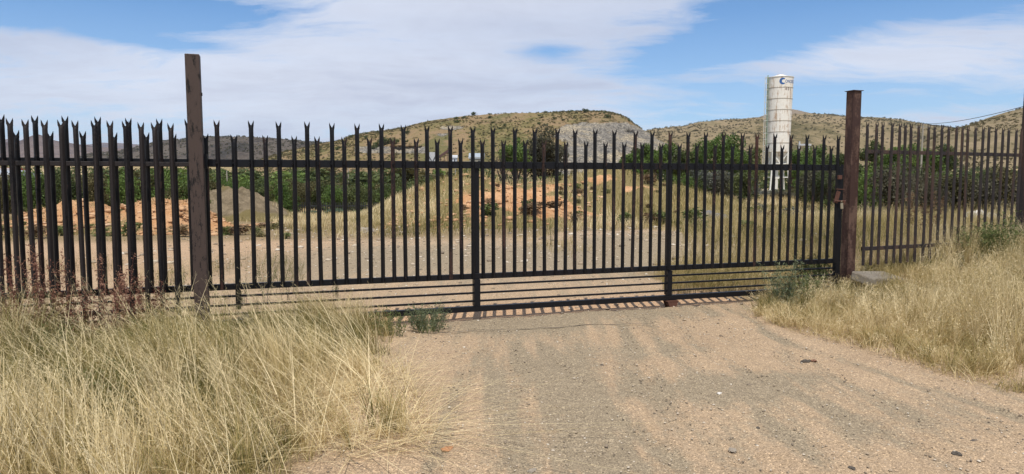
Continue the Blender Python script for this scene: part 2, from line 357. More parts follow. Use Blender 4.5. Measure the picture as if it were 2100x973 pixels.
def hill(name, crest, D0, D1, mat, z0=-3, prof=1.0, bump_amp=0.02, rock=None, pts=500, T=60, seed=0, ws=0.012):
    """ridge: rises from distance D0 to its crest at D1 and falls again behind"""
    cx = np.array([c[0] for c in crest], float); cy = np.array([c[1] for c in crest], float)
    px = np.linspace(cx[0], cx[-1], pts); py = np.interp(px, cx, cy)
    k = np.hanning(9); k /= k.sum(); py = np.convolve(np.pad(py, 4, 'edge'), k, 'valid')
    py = py + (fbm(px * 0.11 + seed, px * 0 + 3.3, 4) - 0.5) * 2.2
    t = np.concatenate([np.linspace(0, 1, T), 1 + np.linspace(0.05, 1.2, 14)])
    A, Tt = np.meshgrid(px, t, indexing='ij'); PY = np.repeat(py[:, None], len(t), 1)
    D = D0 + (D1 - D0) * Tt
    a = (A - 1050) / F; bb = (486.5 - PY) / F
    ry = cp + bb * sp; rz = -sp + bb * cp
    ztop = EYE + rz / ry * D1
    s = np.where(Tt <= 1, np.sin(np.clip(Tt, 0, 1) * math.pi / 2) ** prof, np.cos(np.clip((Tt - 1) / 1.2, 0, 1) * math.pi / 2) ** 1.5)
    hgt = z0 + (ztop - z0) * s
    Xh = a / ry * D; Yh = D
    env = np.sin(np.clip(Tt, 0, 1) * math.pi) ** 0.7 * (Tt < 1)
    amp = (ztop - z0) * bump_amp
    nn = (fbm(Xh * ws + seed, Yh * ws + seed, 6) - 0.5) * 2
    hgt = hgt + nn * amp * env * 5
    at_ = np.zeros_like(hgt)
    if rock is not None:
        PX, PYY = px_of(Xh, Yh, hgt); at_ = rock(PX, PYY)
        # broken rock: push the face in and out
        q = (fbm(Xh * 0.05, hgt * 0.07, 6, 0.62) - 0.5) * at_; q = q + (fbm(Xh * 0.16 + 3, hgt * 0.05, 4, 0.6) - 0.5) * at_ * 0.5
        Yh = Yh + q * 30; Xh = Xh + (fbm(Xh * 0.08 + 5, hgt * 0.09 + 9, 5, 0.6) - 0.5) * at_ * 8
    HZ.append(float(hgt.max())); n0, n1 = A.shape; I = np.arange(n0 * n1).reshape(n0, n1)
    fq = np.stack([I[:-1, :-1], I[1:, :-1], I[1:, 1:], I[:-1, 1:]], -1).reshape(-1, 4)
    o = mesh_np(name, np.stack([Xh, Yh, hgt], -1).reshape(-1, 3), fq, mat, smooth=True, attrs={'rock': at_.ravel()})
    tag(o, kind='structure')
    return o, np.stack([Xh, Yh, hgt], -1), at_, A, Tt
M_mesa = hill_mat('dry_hill_veld', ((0.075, 0.08, 0.03), (0.20, 0.16, 0.07), (0.27, 0.185, 0.105), (0.145, 0.13, 0.055)), 0.022, (0.16, 0.17, 0.75),
                  ((0.42, 0.375, 0.305), (0.15, 0.135, 0.112)))
M_right = hill_mat('scrubby_slope', ((0.095, 0.082, 0.043), (0.19, 0.15, 0.083), (0.255, 0.195, 0.118), (0.16, 0.132, 0.07)), 0.012, (0.14, 0.22, 0.9))
M_dark = hill_mat('dark_dolerite_slope', ((0.05, 0.045, 0.04), (0.085, 0.07, 0.058), (0.12, 0.10, 0.08), (0.07, 0.06, 0.05)), 0.02, (0.16, 0.25, 0.7))
M_far = hill_mat('far_mountain', ((0.085, 0.065, 0.06), (0.12, 0.092, 0.082), (0.16, 0.122, 0.105), (0.105, 0.082, 0.075)), 0.004, (0.02, 0.1, 0.3))
M_peak = hill_mat('far_brown_slope', ((0.12, 0.10, 0.07), (0.18, 0.145, 0.10), (0.22, 0.17, 0.12), (0.16, 0.13, 0.09)), 0.006, (0.07, 0.2, 0.6))

hill('hills', [(-500, 300), (-200, 296), (-60, 292), (0, 292), (12, 287), (38, 289), (60, 296), (120, 300), (175, 297), (210, 293), (240, 294), (290, 298), (330, 300), (430, 304), (560, 308)], 5200, 7000, M_far, seed=2, T=20, pts=300, ws=0.001)
hill('hills', [(-500, 318), (-250, 300), (-90, 298), (0, 296), (40, 293), (62, 284), (76, 279), (88, 283), (110, 291), (140, 297), (200, 304), (260, 309), (330, 314), (450, 322)], 1700, 2600, M_far, seed=5, T=36, pts=400, ws=0.003)
_, PD, rkD, _, _ = hill('hills', [(120, 336), (180, 320), (200, 315), (235, 315), (265, 309), (300, 301), (330, 295), (380, 288), (425, 282), (470, 283), (550, 288), (600, 292), (650, 294), (720, 297), (800, 305), (900, 320)], 650, 1050, M_dark, seed=9, pts=500)
hill('hills', [(1380, 290), (1440, 268), (1480, 257), (1530, 247), (1560, 243), (1585, 235), (1600, 230), (1625, 228), (1660, 236), (1700, 243), (1735, 250), (1800, 262), (1900, 280)], 1500, 2100, M_peak, seed=14, T=36, pts=300, ws=0.003)
def rockF(PX, PY): return 0.65 * (fbm(PX * 0.02, PY * 0.06, 4) > 0.62)
_, PF, rkF, _, _ = hill('hills', [(1180, 300), (1300, 279), (1335, 275), (1400, 268), (1425, 261), (1450, 257), (1500, 253), (1560, 249), (1640, 246), (1700, 246), (1760, 250), (1800, 253), (1850, 258), (1900, 264), (1960, 270), (2040, 280), (2200, 300)], 420, 900, M_right, seed=21, pts=600, T=80)
_, PHh, rkH, _, _ = hill('hills', [(1840, 318), (1900, 292), (1940, 274), (1980, 265), (2010, 257), (2050, 246), (2100, 233), (2200, 208), (2400, 170), (2700, 150)], 330, 640, M_right, seed=28, pts=400)
def rockE(PX, PY):
    edge = 1140 + 60 * (fbm(PY * 0.05, PY * 0 + 2, 3) - 0.5)
    top = np.interp(PX, [1120, 1150, 1180, 1220, 1290, 1340], [266, 258, 252, 248, 252, 270]) + (fbm(PX * 0.05, PX * 0 + 5, 3) - 0.5) * 8
    q = sst(-22, 30, PX - edge + (PY - 300) * 0.1) * sst(-7, 9, PY - top); q = q * (0.72 + 0.9 * (fbm(PX * 0.045, PY * 0.08, 5, 0.65) - 0.36)) * (1 - sst(372, 385, PY))
    band = sst(722, 735, PX) * (1 - sst(868, 885, PX)) * sst(299, 302, PY) * (1 - sst(312, 317, PY)) * 0.9
    b2 = np.exp(-((PX - 925) / 32) ** 2 - ((PY - 262) / 6) ** 2) * 0.8 + np.exp(-((PX - 905) / 22) ** 2 - ((PY - 276) / 5) ** 2) * 0.6
    return np.clip(q + band + b2, 0, 1)
_, PE, rkE, _, _ = hill('hills', [(480, 350), (540, 328), (590, 314), (650, 300), (700, 290), (712, 284), (760, 272), (830, 262), (880, 250), (920, 245), (960, 241), (1020, 238), (1100, 236), (1150, 236), (1200, 236), (1240, 239), (1262, 243), (1285, 252), (1303, 266), (1318, 276), (1345, 290), (1400, 318), (1460, 345)], 300, 560, M_mesa, seed=33, pts=800, T=110, rock=rockE, prof=0.9)

# ------------------------------------------------------------------ leaves, bushes, trees
def leaf_mat(name, stops, trans=0.25, rough=0.6, vary=0.45):
    m, nt, b = new_mat(name)
    oi = nt.nodes.new('ShaderNodeObjectInfo').outputs['Random']
    t = mth(nt, 'ADD', mth(nt, 'MULTIPLY', attr(nt, 'tint'), 1 - vary), mth(nt, 'MULTIPLY', oi, vary))
    c = ramp(nt, t, stops); setin(nt, b, 'Base Color', c); b.inputs['Roughness'].default_value = rough
    b.inputs['Specular IOR Level'].default_value = 0.2
    tr = nt.nodes.new('ShaderNodeBsdfTranslucent'); nt.links.new(c, tr.inputs[0])
    mx = nt.nodes.new('ShaderNodeMixShader'); mx.inputs[0].default_value = trans
    out = [n for n in nt.nodes if n.type == 'OUTPUT_MATERIAL'][0]
    nt.links.new(b.outputs[0], mx.inputs[1]); nt.links.new(tr.outputs[0], mx.inputs[2]); nt.links.new(mx.outputs[0], out.inputs[0])
    return m
L_dark = leaf_mat('dark_leaves', [(0, (0.035, 0.050, 0.016)), (0.5, (0.078, 0.10, 0.032)), (1, (0.165, 0.175, 0.065))])
L_green = leaf_mat('green_leaves', [(0, (0.055, 0.095, 0.020)), (0.5, (0.10, 0.155, 0.035)), (1, (0.18, 0.23, 0.06))])
L_olive = leaf_mat('olive_leaves', [(0, (0.055, 0.055, 0.020)), (0.5, (0.095, 0.085, 0.032)), (1, (0.15, 0.12, 0.055))])
L_grey = leaf_mat('grey_leaves', [(0, (0.060, 0.065, 0.045)), (0.5, (0.125, 0.13, 0.10)), (1, (0.22, 0.22, 0.19))])
L_brown = leaf_mat('brown_grey_leaves', [(0, (0.050, 0.050, 0.030)), (0.5, (0.10, 0.092, 0.055)), (1, (0.18, 0.16, 0.10))])
L_lime = leaf_mat('yellow_green_leaves', [(0, (0.085, 0.11, 0.02)), (0.5, (0.14, 0.17, 0.035)), (1, (0.22, 0.24, 0.06))])
L_blueg = leaf_mat('blue_green_leaves', [(0, (0.06, 0.09, 0.05)), (0.5, (0.10, 0.14, 0.085)), (1, (0.17, 0.21, 0.13))])
L_red = leaf_mat('red_brown_leaves', [(0, (0.13, 0.055, 0.038)), (0.5, (0.24, 0.115, 0.075)), (1, (0.37, 0.22, 0.14))])
L_olive2 = leaf_mat('straw_olive_leaves', [(0, (0.09, 0.085, 0.035)), (0.5, (0.17, 0.15, 0.065)), (1, (0.29, 0.24, 0.12))])
L_rbrown = leaf_mat('dull_brown_leaves', [(0, (0.10, 0.065, 0.035)), (0.5, (0.20, 0.13, 0.07)), (1, (0.32, 0.23, 0.13))])
L_grass = leaf_mat('dry_grass', [(0, (0.10, 0.105, 0.025)), (0.25, (0.30, 0.24, 0.088)), (0.55, (0.50, 0.385, 0.175)), (1, (0.88, 0.74, 0.46))], 0.3, 0.6, 0.0)
L_weed = leaf_mat('green_weed', [(0, (0.07, 0.095, 0.025)), (0.5, (0.13, 0.155, 0.05)), (1, (0.20, 0.21, 0.09))])
L_greyweed = leaf_mat('grey_green_weed', [(0, (0.08, 0.10, 0.05)), (0.5, (0.15, 0.175, 0.095)), (1, (0.27, 0.28, 0.18))])
M_bark, nt, b = new_mat('bark'); n = noise(nt, mapping(nt, pos(nt), (1, 1, 0.2)), 9, 5, 0.7)
setin(nt, b, 'Base Color', ramp(nt, n, [(0.35, (0.05, 0.037, 0.025)), (0.65, (0.17, 0.13, 0.095))])); b.inputs['Roughness'].default_value = 0.9

def leaf_quads(P, size, tint, up=0.3, asp=0.55):
    """one diamond leaf per point, randomly turned"""
    n = len(P); d = rng.normal(size=(n, 3)); d[:, 2] += up; d /= np.linalg.norm(d, axis=1)[:, None]
    q = rng.normal(size=(n, 3)); q -= (q * d).sum(1)[:, None] * d; q /= np.linalg.norm(q, axis=1)[:, None]
    s = (size * rng.uniform(0.6, 1.35, n))[:, None]
    V = np.stack([P - d * s, P + q * s * asp, P + d * s, P - q * s * asp], 1).reshape(-1, 3)
    return V, np.arange(4 * n).reshape(n, 4), np.repeat(tint, 4)
def lobes_points(lobes, n, shell=0.55):
    vol = np.array([l[3] * l[4] * l[5] for l in lobes]) ** 0.75; vol /= vol.sum(); w = rng.choice(len(lobes), n, p=vol)
    L = np.array(lobes)[w]
    d = rng.normal(size=(n, 3)); d /= np.linalg.norm(d, axis=1)[:, None]
    r = np.where(rng.random(n) < shell, rng.uniform(0.8, 1.08, n), rng.random(n) ** 0.5)
    tl = rng.random(len(lobes))[w]
    return L[:, :3] + d * r[:, None] * L[:, 3:6], tl
def clumpy(P, k, keep, freq):
    """drop leaves where a 3D noise is low so that gaps open in the crown"""
    v = (vnoise(P[:, 0] * freq + 31, P[:, 2] * freq + P[:, 1] * freq * 0.7 + 11) + vnoise(P[:, 1] * freq + 5, P[:, 2] * freq * 1.1 + P[:, 0] * freq * 0.5 + 7)) / 2
    return v > np.quantile(v, 1 - keep)
def crown_mesh(name, lobes, n, size, mat, parent=None, keep=0.8, freq=2.2, up=0.3, asp=0.55):
    P, tl = lobes_points(lobes, n); k = clumpy(P, 0, keep, freq); P, tl = P[k], tl[k]
    P = P + rng.normal(size=P.shape) * size * 0.7; P[:, 2] = np.maximum(P[:, 2], 0.0)
    tint = np.clip(0.5 * tl + 0.5 * rng.random(len(P)), 0, 1)
    V, Fc, T = leaf_quads(P, size, tint, up, asp)
    return mesh_np(name, V, Fc, mat, parent, attrs={'tint': T})
def bush_lobes(w, h, n, flat=0.0):
    out = []
    for k in range(n):
        a = rng.uniform(0, 2 * math.pi); r = rng.uniform(0, 0.62) * w / 2
        s = rng.uniform(0.22, 0.40) * (1 - 0.3 * r / w)
        z = rng.uniform(0.22, 0.78) * h * (1 - 0.5 * (2 * r / w) ** 2)
        out.append((math.cos(a) * r, math.sin(a) * r, z, s * w * 0.7, s * w * 0.7, s * h * 0.75))
    return out
# prototypes, 1 m wide and 1 m high; scaled where they stand
def proto_mesh(mat, n, size, lob, keep=0.8, freq=5):
    o = crown_mesh('bush', bush_lobes(1, 1, lob), n, size, mat, keep=keep, freq=freq); me = o.data
    co = np.empty(len(me.vertices) * 3, np.float32); me.vertices.foreach_get('co', co); co = co.reshape(-1, 3)
    mx = np.quantile(co[:, 2], 0.998); wx = np.quantile(np.abs(co[:, 0]), 0.99)
    co[:, 2] /= mx; co[:, :2] /= 2 * wx; me.vertices.foreach_set('co', co.ravel()); me.update()
    bpy.data.objects.remove(o); return me
PM = {k: [proto_mesh(m, 4200, 0.024, 11) for _ in range(3)] for k, m in
      dict(dark=L_dark, green=L_green, olive=L_olive, grey=L_grey, blue=L_blueg, brown=L_brown).items()}
FAR = {k: [proto_mesh(m, 420, 0.07, 6) for _ in range(3)] for k, m in dict(dark=L_dark, olive=L_olive, green=L_green).items()}
LOW = {k: [proto_mesh(m, 700, 0.06, 5, 0.75) for _ in range(2)] for k, m in dict(red=L_rbrown, olive=L_olive2, green=L_weed, grey=L_grey).items()}
def place_bush(px, ytop, D, wpx, kind, label, group=None, name='bush', cat='bush', src=PM, zb=None):
    t = at(px, ytop, D); zg = Hs(t.x, t.y) if zb is None else zb
    me = random.choice(src[kind]); o = bpy.data.objects.new(name, me); C.objects.link(o)
    h = max(t.z - zg, 0.25); w = wpx / F * D
    o.location = (t.x, t.y, zg - 0.04 * h); o.scale = (w, w * random.uniform(0.8, 1.1), h * 1.04); o.rotation_euler = (0, 0, random.uniform(0, 6.28))
    return tag(o, label, cat, group)

def tree(px, ytop, D, wpx, trunk_frac, mat, label, group, n=9000, leaf=0.09, lob=16, shape=1.0, keep=0.72, name='tree'):
    t = at(px, ytop, D); zg = Hs(t.x, t.y); h = t.z - zg; w = wpx / F * D
    root = empty(name, (t.x, t.y, zg), label=label, cat='tree', group=group)
    tb = MB(); r0 = 0.022 * h + 0.05
    fork = trunk_frac * h; tb.tube((0, 0, -0.1), (0.03 * h, 0, fork), r0, r0 * 0.7, 8)
    lobes = []
    for k in range(lob):
        a = k * 2.4 + rng.uniform(-0.4, 0.4); rr = math.sqrt((k + 0.5) / lob) * 0.36 * w
        zc = fork + (h - fork) * (rng.uniform(0.25, 0.88) - 0.28 * (rr / (0.36 * w)) ** 2 * rng.uniform(0.3, 1))
        s = rng.uniform(0.13, 0.21)
        c = (math.cos(a) * rr, math.sin(a) * rr, zc)
        lobes.append((*c, s * w, s * w, min(s * w * shape, h - zc)))
        mid = Vector((c[0] * 0.45, c[1] * 0.45, fork + (zc - fork) * 0.55 + rng.uniform(-0.1, 0.1) * h))
        tb.tube((0.03 * h, 0, fork * rng.uniform(0.8, 1)), mid, r0 * 0.5, r0 * 0.3, 6); tb.tube(mid, c, r0 * 0.3, r0 * 0.1, 5)
        for j in range(3):
            e_ = Vector(c) + Vector(rng.normal(size=3)) * s * w * 0.6; tb.tube(mid.lerp(Vector(c), 0.6), e_, r0 * 0.14, r0 * 0.04, 4)
    tb.build('trunk', M_bark, root, smooth=True)
    crown_mesh('crown', lobes, n, leaf, mat, root, keep=keep, freq=1.6 * 6 / h)
    return root

# ------------------------------------------------------------------ heaps and mounds
def heap_mat(name, c1, c2, c3, scale=1.2, rocky=0.0):
    m, nt, b = new_mat(name); p = pos(nt); n = noise(nt, p, scale, 7, 0.65); n2 = noise(nt, p, scale * 11, 4, 0.7)
    c = mix(nt, ramp(nt, n, [(0.38, 0.0), (0.62, 1.0)]), c1, c2); c = mix(nt, ramp(nt, n2, [(0.5, 0.0), (0.72, 0.7)]), c, c3)
    ga = attr(nt, 'grass'); gf = ramp(nt, mth(nt, 'ADD', ga, mth(nt, 'MULTIPLY', mth(nt, 'SUBTRACT', n2, 0.5), 0.9)), [(0.4, 0.0), (0.6, 1.0)])
    c = mix(nt, gf, c, mix(nt, n2, (0.15, 0.13, 0.05), (0.37, 0.28, 0.13)))
    setin(nt, b, 'Base Color', c); b.inputs['Roughness'].default_value = 1; b.inputs['Specular IOR Level'].default_value = 0.1
    bump(nt, b, mth(nt, 'ADD', n, mth(nt, 'MULTIPLY', n2, 0.7)), 1.0, 0.2)
    return m
M_orange = heap_mat('orange_soil', (0.56, 0.29, 0.13), (0.72, 0.43, 0.23), (0.42, 0.24, 0.13))
M_greyheap = heap_mat('grey_spoil', (0.22, 0.17, 0.105), (0.40, 0.31, 0.20), (0.13, 0.11, 0.07), 2.6)
def heap(name, x0, x1, y0, y1, zf, mat, label, cat='mound', step=0.12, grassf=None, group=None):
    xx = np.arange(x0, x1, step); yy = np.arange(y0, y1, step); A, B = np.meshgrid(xx, yy, indexing='ij')
    z = zf(A, B); base = H(A, B); hgt = np.where(z > 0.015, base + z, base - 0.12)
    ga = grassf(A, B, z) if grassf else np.zeros_like(A)
    I = np.arange(A.size).reshape(A.shape); fq = np.stack([I[:-1, :-1], I[1:, :-1], I[1:, 1:], I[:-1, 1:]], -1).reshape(-1, 4)
    keep = (z.ravel()[fq] > -0.01).any(1); fq = fq[keep]
    used = np.unique(fq); remap = -np.ones(A.size, int); remap[used] = np.arange(len(used))
    V = np.stack([A, B, hgt], -1).reshape(-1, 3)[used]
    V[:, 2] += (fbm(V[:, 0] * 6, V[:, 1] * 6, 3, 0.7) - 0.5) * 0.10 * np.clip(V[:, 2] - H(V[:, 0], V[:, 1]), 0, 0.5) * 3
    o = mesh_np(name, V, remap[fq], mat, smooth=True, attrs={'grass': ga.ravel()[used]})
    return tag(o, label, cat, group)
def bumpf(cx, cy, sx, sy, h, p=2.0):
    return lambda x, y: h * np.exp(-(np.abs((x - cx) / sx) ** p + np.abs((y - cy) / sy) ** p))
def gx(px, D): return (px - 1050) / F * D
HEAPS = []
def reg(f): HEAPS.append(f); return f
def z_left(x, y):
    D = 24.0; s = 0
    for px, hh, w in ((105, 0.72, 1.0), (165, 0.95, 1.1), (250, 0.80, 1.2), (320, 0.97, 1.1), (375, 0.95, 0.9), (60, 0.35, .8)):
        s = np.maximum(s, hh * np.exp(-(((x - gx(px, D)) / w) ** 2) ** 1.2 - (((y - D) / 2.0) ** 2) ** 1.0))
    return s * (0.62 + 0.8 * fbm(x * 1.7, y * 1.7, 6, 0.68)) - 0.06
reg(z_left)
gl = lambda x, y, z: np.clip(0.58 - 1.0 * (fbm(x * 0.7 + 3, y * 0.5, 4) - 0.2) + sst(-9, -10.5, x * 0 + x) * 0.0 + sst(0.35, 0.1, z) * 0.6 - sst(-12.2, -10.8, x) * 0.35, 0, 1)
heap('soil_heap', -18.5, -9.6, 20, 28, z_left, M_orange, 'long orange soil heap behind the left palisade fence', 'soil heap', grassf=gl)
def z_small(x, y): return bumpf(gx(432, 23), 23, 0.75, 0.8, 0.42)(x, y) * (0.8 + 0.4 * fbm(x * 2, y * 2, 4)) - 0.04
reg(z_small)
heap('soil_heap', -11.5, -8.2, 21, 25, z_small, M_orange, 'small low orange soil heap just right of the tall left gatepost', 'soil heap', 0.08)
def z_grey(x, y):
    D = 31.0; q = (x - gx(430, D)) / (gx(600, D) - gx(430, D))            # 0 at its left end, 1 at its right foot
    ridge = np.interp(q, [-0.9, -0.35, 0.0, 0.15, 0.40, 0.58, 0.75, 0.95, 1.1], [0, 0.75, 1.32, 1.46, 1.44, 1.18, 0.82, 0.30, 0.0])
    f = np.clip(1 - (np.abs(y - D) / 2.6) ** 1.2, 0, 1)
    return ridge * f * (0.74 + 0.52 * fbm(x * 2.3, y * 2.3, 5, 0.65)) - 0.04
reg(z_grey)
heap('spoil_heap', -16.5, -8.2, 26.5, 35.5, z_grey, M_greyheap, 'grey brown spoil heap in front of the dark bushes', 'spoil heap', 0.1, lambda x, y, z: np.clip(0.25 + 0.5 * sst(0.5, 0.1, z) + (fbm(x * 1.3, y * 1.3, 4) - 0.5) * 1.0, 0, 1))
def z_mound(x, y):
    a = 0
    for px, D, sx, sy, hh in ((960, 31, 2.7, 4.2, 1.75), (1100, 33, 3.2, 4.5, 1.6), (1215, 36, 3.0, 4.0, 2.15), (1300, 35, 2.6, 4.4, 1.55), (1390, 36, 3.2, 4.6, 1.25), (880, 33, 2.4, 4.0, 1.25), (830, 30, 1.7, 3.0, 0.55), (1045, 25.5, 1.9, 2.0, 0.75), (1110, 26, 1.7, 2.0, 0.55)):
        a = a + (hh * np.exp(-((x - gx(px, D)) / sx) ** 2 - ((y - D) / sy) ** 2)) ** 2.2
    a = a ** (1 / 2.2)
    return a * (0.86 + 0.28 * fbm(x * 0.6, y * 0.6, 5)) - 0.10
reg(z_mound)
def g_mound(x, y, z):
    PX, PY = px_of(x, y, H(x, y) + z); v = np.full_like(x, 1.05)
    for cx, cy, sx, sy, w in ((1045, 405, 72, 26, 1.35), (1125, 425, 55, 22, 1.2), (972, 428, 30, 34, 1.1), (1140, 383, 42, 9, 0.8), (1225, 367, 30, 9, 0.9), (1300, 385, 35, 9, 0.6), (1180, 445, 40, 9, 0.6), (1345, 388, 18, 9, .6)):
        v = v - w * np.exp(-((PX - cx) / sx) ** 2 - ((PY - cy) / sy) ** 2)
    return np.clip(v + (fbm(x * 1.3, y * 1.3, 5, 0.65) - 0.5) * 2.0, 0, 1)
heap('grassy_mound', gx(750, 34), gx(1560, 36), 20.5, 46, z_mound, M_orange, 'wide grassy mound with bare orange patches behind the gate', 'mound', 0.15, g_mound)
def z_rub(x, y): return bumpf(gx(1458, 27), 27, 0.85, 0.8, 0.42)(x, y) * (0.6 + 0.8 * fbm(x * 5, y * 5, 3)) - 0.04
M_rubble = heap_mat('grey_rubble', (0.28, 0.27, 0.27), (0.42, 0.41, 0.41), (0.14, 0.14, 0.15), 5)
heap('rubble_heap', gx(1458, 27) - 2, gx(1458, 27) + 2, 25, 29, z_rub, M_rubble, 'low heap of grey rubble in the grass behind the gate', 'rubble heap', 0.06)
def HH(x, y):
    h = H(x, y)
    for f in HEAPS: h = h + np.maximum(f(x, y), 0)
    return h

# ------------------------------------------------------------------ grass
def in_poly(px, py, poly):
    n = len(poly); ins = np.zeros(len(px), bool); j = n - 1
    for i in range(n):
        xi, yi = poly[i]; xj, yj = poly[j]
        ins ^= ((yi > py) != (yj > py)) & (px < (xj - xi) * (py - yi) / (yj - yi + 1e-12) + xi); j = i
    return ins
def ribbons(P, h, w, lean, tint, segs=3, droop=0.25, jit=0.22):
    """bent, tapering grass blades: P base, h length, w half width, lean (n,2) horizontal tip offset per height"""
    n = len(P); ln = lean + rng.normal(size=(n, 2)) * jit
    ang = rng.uniform(0, math.pi, n); wx = np.cos(ang); wy = np.sin(ang)
    Vs = []
    for k in range(segs + 1):
        t = k / segs; cur = t ** (1.0 + droop * 2)
        hx = ln[:, 0] * h * cur; hy = ln[:, 1] * h * cur
        l = np.hypot(ln[:, 0], ln[:, 1]); hz = h * t / np.sqrt(1 + l ** 2 * t)
        c = np.stack([P[:, 0] + hx, P[:, 1] + hy, P[:, 2] + hz], -1)
        ww = w * (1 - t) ** 0.6 if k < segs else w * 0.15
        o = np.stack([wx * ww, wy * ww, np.zeros(n)], -1); Vs += [c - o, c + o]
    V = np.stack(Vs, 1).reshape(-1, 3); b0 = (np.arange(n) * (segs + 1) * 2)[:, None]
    Fq = np.concatenate([b0 + np.array([2 * k, 2 * k + 1, 2 * k + 3, 2 * k + 2]) for k in range(segs)])
    tips = Vs[-2]; pre = Vs[-4]
    return V, Fq, np.repeat(tint, (segs + 1) * 2), tips, pre
def panicles(tips, pre, n_each, ln, w, tint, spread=1.0):
    n = len(tips); d = tips - pre; t = rng.uniform(-0.3, 1.05, (n, n_each)); o = pre[:, None] + d[:, None] * t[..., None]
    q = rng.normal(size=(n, n_each, 3)) * spread + d[:, None] / (np.linalg.norm(d, axis=1)[:, None, None] + 1e-6) * 1.1
    q /= np.linalg.norm(q, axis=2)[..., None]
    L = ln * rng.uniform(0.4, 1.2, (n, n_each, 1)); e_ = o + q * L
    s = rng.normal(size=(n, n_each, 3)); s /= np.linalg.norm(s, axis=2)[..., None]
    V = np.stack([o, e_ - s * w, e_ + s * w], 2).reshape(-1, 3)
    return V, np.arange(len(V)).reshape(-1, 3), np.repeat(tint, n_each * 3)
def grass_obj(name, parts, label=None):
    V = []; q4 = []; q3 = []; T = []; off = 0
    for v, f, t in parts:
        V.append(v); T.append(t); (q4 if f.shape[1] == 4 else q3).append(f + off); off += len(v)
    fs = [np.concatenate(q) for q in (q4, q3) if q]
    o = mesh_np(name, np.concatenate(V), fs, L_grass, attrs={'tint': np.clip(np.concatenate(T), 0, 1)})
    return tag(o, label, 'grass', kind='stuff')
def scatter(poly, dens, xr, yr, thr=None, freq=1.2):
    n = int(dens * (xr[1] - xr[0]) * (yr[1] - yr[0])); x = rng.uniform(*xr, n); y = rng.uniform(*yr, n); k = in_poly(x, y, poly)
    if thr is not None: k &= fbm(x * freq, y * freq, 3) > thr
    return x[k], y[k]
gpt = lambda px, py: tuple(ground(px, py))[:2]
fr = 0.10
# left verge, in front of the fence
FL = lambda s, o: tuple((GA + gdir * s - gn * o))[:2]
polyL = [(-5.6, 1.6), (-1.2, 1.6), gpt(600, 973), gpt(640, 940), gpt(790, 905), gpt(850, 880), gpt(800, 820), gpt(770, 770), gpt(800, 715), gpt(800, 675), FL(1.9, 0.1), FL(0.2, 0.12), FL(-6.5, 0.0), (-9.5, 4.6)]
def tufts(x, y, nb, spread, outl, tint_c, tjit, lean_c, hfun):
    """tufts of blades: returns base points, lean, tint, height"""
    n = len(x); k = rng.integers(nb[0], nb[1], n); i = np.repeat(np.arange(n), k); m = len(i)
    r = np.abs(rng.normal(size=m)) * spread * rng.uniform(0.5, 1.6, n)[i]; a = rng.uniform(0, 6.283, m)
    X_, Y_ = x[i] + r * np.cos(a), y[i] + r * np.sin(a); o = rng.random(m) * outl
    ln = lean_c[i] + np.stack([np.cos(a) * o, np.sin(a) * o], -1) + rng.normal(size=(n, 2))[i] * 0.26
    return np.stack([X_, Y_, H(X_, Y_)], -1), ln, np.clip(tint_c[i] + rng.normal(size=m) * tjit, 0, 1), hfun(x, y)[i] * (0.45 + 0.65 * rng.random(m) ** 0.7)
def gdist(x, y): return -((x - GA.x) * gn.x + (y - GA.y) * gn.y)
def hL(x, y):
    h = 0.50 + 0.75 * (fbm(x * 1.3, y * 1.3 + 20, 3) - 0.45)
    h = h * (0.74 + 0.26 * sst(0.15, 1.5, gdist(x, y))) * (0.55 + 0.45 * sst(-0.95, -1.7, x + 0.1 * (y - 4)))
    return h * (1 - 0.12 * sst(-2.2, -3.6, x))
x, y = scatter(polyL, 62, (-9, 0.0), (1.6, 8.2)); cl = fbm(x * 1.4, y * 1.4, 3); keep = rng.random(len(x)) < np.clip(0.25 + 6.0 * (cl - 0.40), 0.03, 1); x, y = x[keep], y[keep]
gm2 = fbm(x * 1.1 + 40, y * 1.1, 3); wd = fbm(x * 0.7, y * 0.7 + 9, 2)
tc_ = np.clip(0.70 - 0.52 * sst(0.50, 0.58, gm2) - 0.35 * sst(1.5, 0.4, gdist(x, y)) * sst(-1.2, -2.2, x) - 0.30 * sst(-2.0, -4.0, x) * (y > 4.2) + rng.normal(size=len(x)) * 0.24, 0.02, 1)
lc = np.stack([-0.42 + 0.22 * sst(-2.2, -3.8, x) + 0.5 * (wd - 0.5), 0.12 + 0.5 * (gm2 - 0.5)], -1)
parts = []
Pb, ln, tt, hh_ = tufts(x, y, (14, 44), 0.028, 0.42, tc_, 0.13, lc, hL)
V, Fc, T, tips, pre = ribbons(Pb, hh_, 0.0013 + 0.0027 * rng.random(len(Pb)) ** 2.5, ln, tt, 4, 0.25, 0.08); parts.append((V, Fc, T))
st = rng.random(len(Pb)) < 0.42
parts.append(panicles(tips[st], pre[st], 8, 0.020, 0.0022, np.clip(tt[st] + 0.05 + rng.normal(size=st.sum()) * 0.2, 0, 1), 0.9))
# short leafy undergrowth, greener
x, y = scatter(polyL, 95, (-9, 0.0), (1.6, 8.2)); gm3 = fbm(x * 1.3 + 11, y * 1.3 + 5, 3)
Pb, ln, tt, hh_ = tufts(x, y, (8, 22), 0.03, 0.9, np.clip(0.30 - 1.6 * (gm3 - 0.5) + 0.4 * sst(-1.6, -0.9, x), 0.08, 0.9), 0.14, np.zeros((len(x), 2)) + [-0.15, 0], lambda a, b_: (0.30 + 0.12 * fbm(a, b_, 2)) * (1 - 0.6 * sst(-1.7, -1.0, a)))
V, Fc, T, _, _ = ribbons(Pb, hh_, np.full(len(Pb), 0.0021), ln, tt, 3, 0.5, 0.1); parts.append((V, Fc, T))
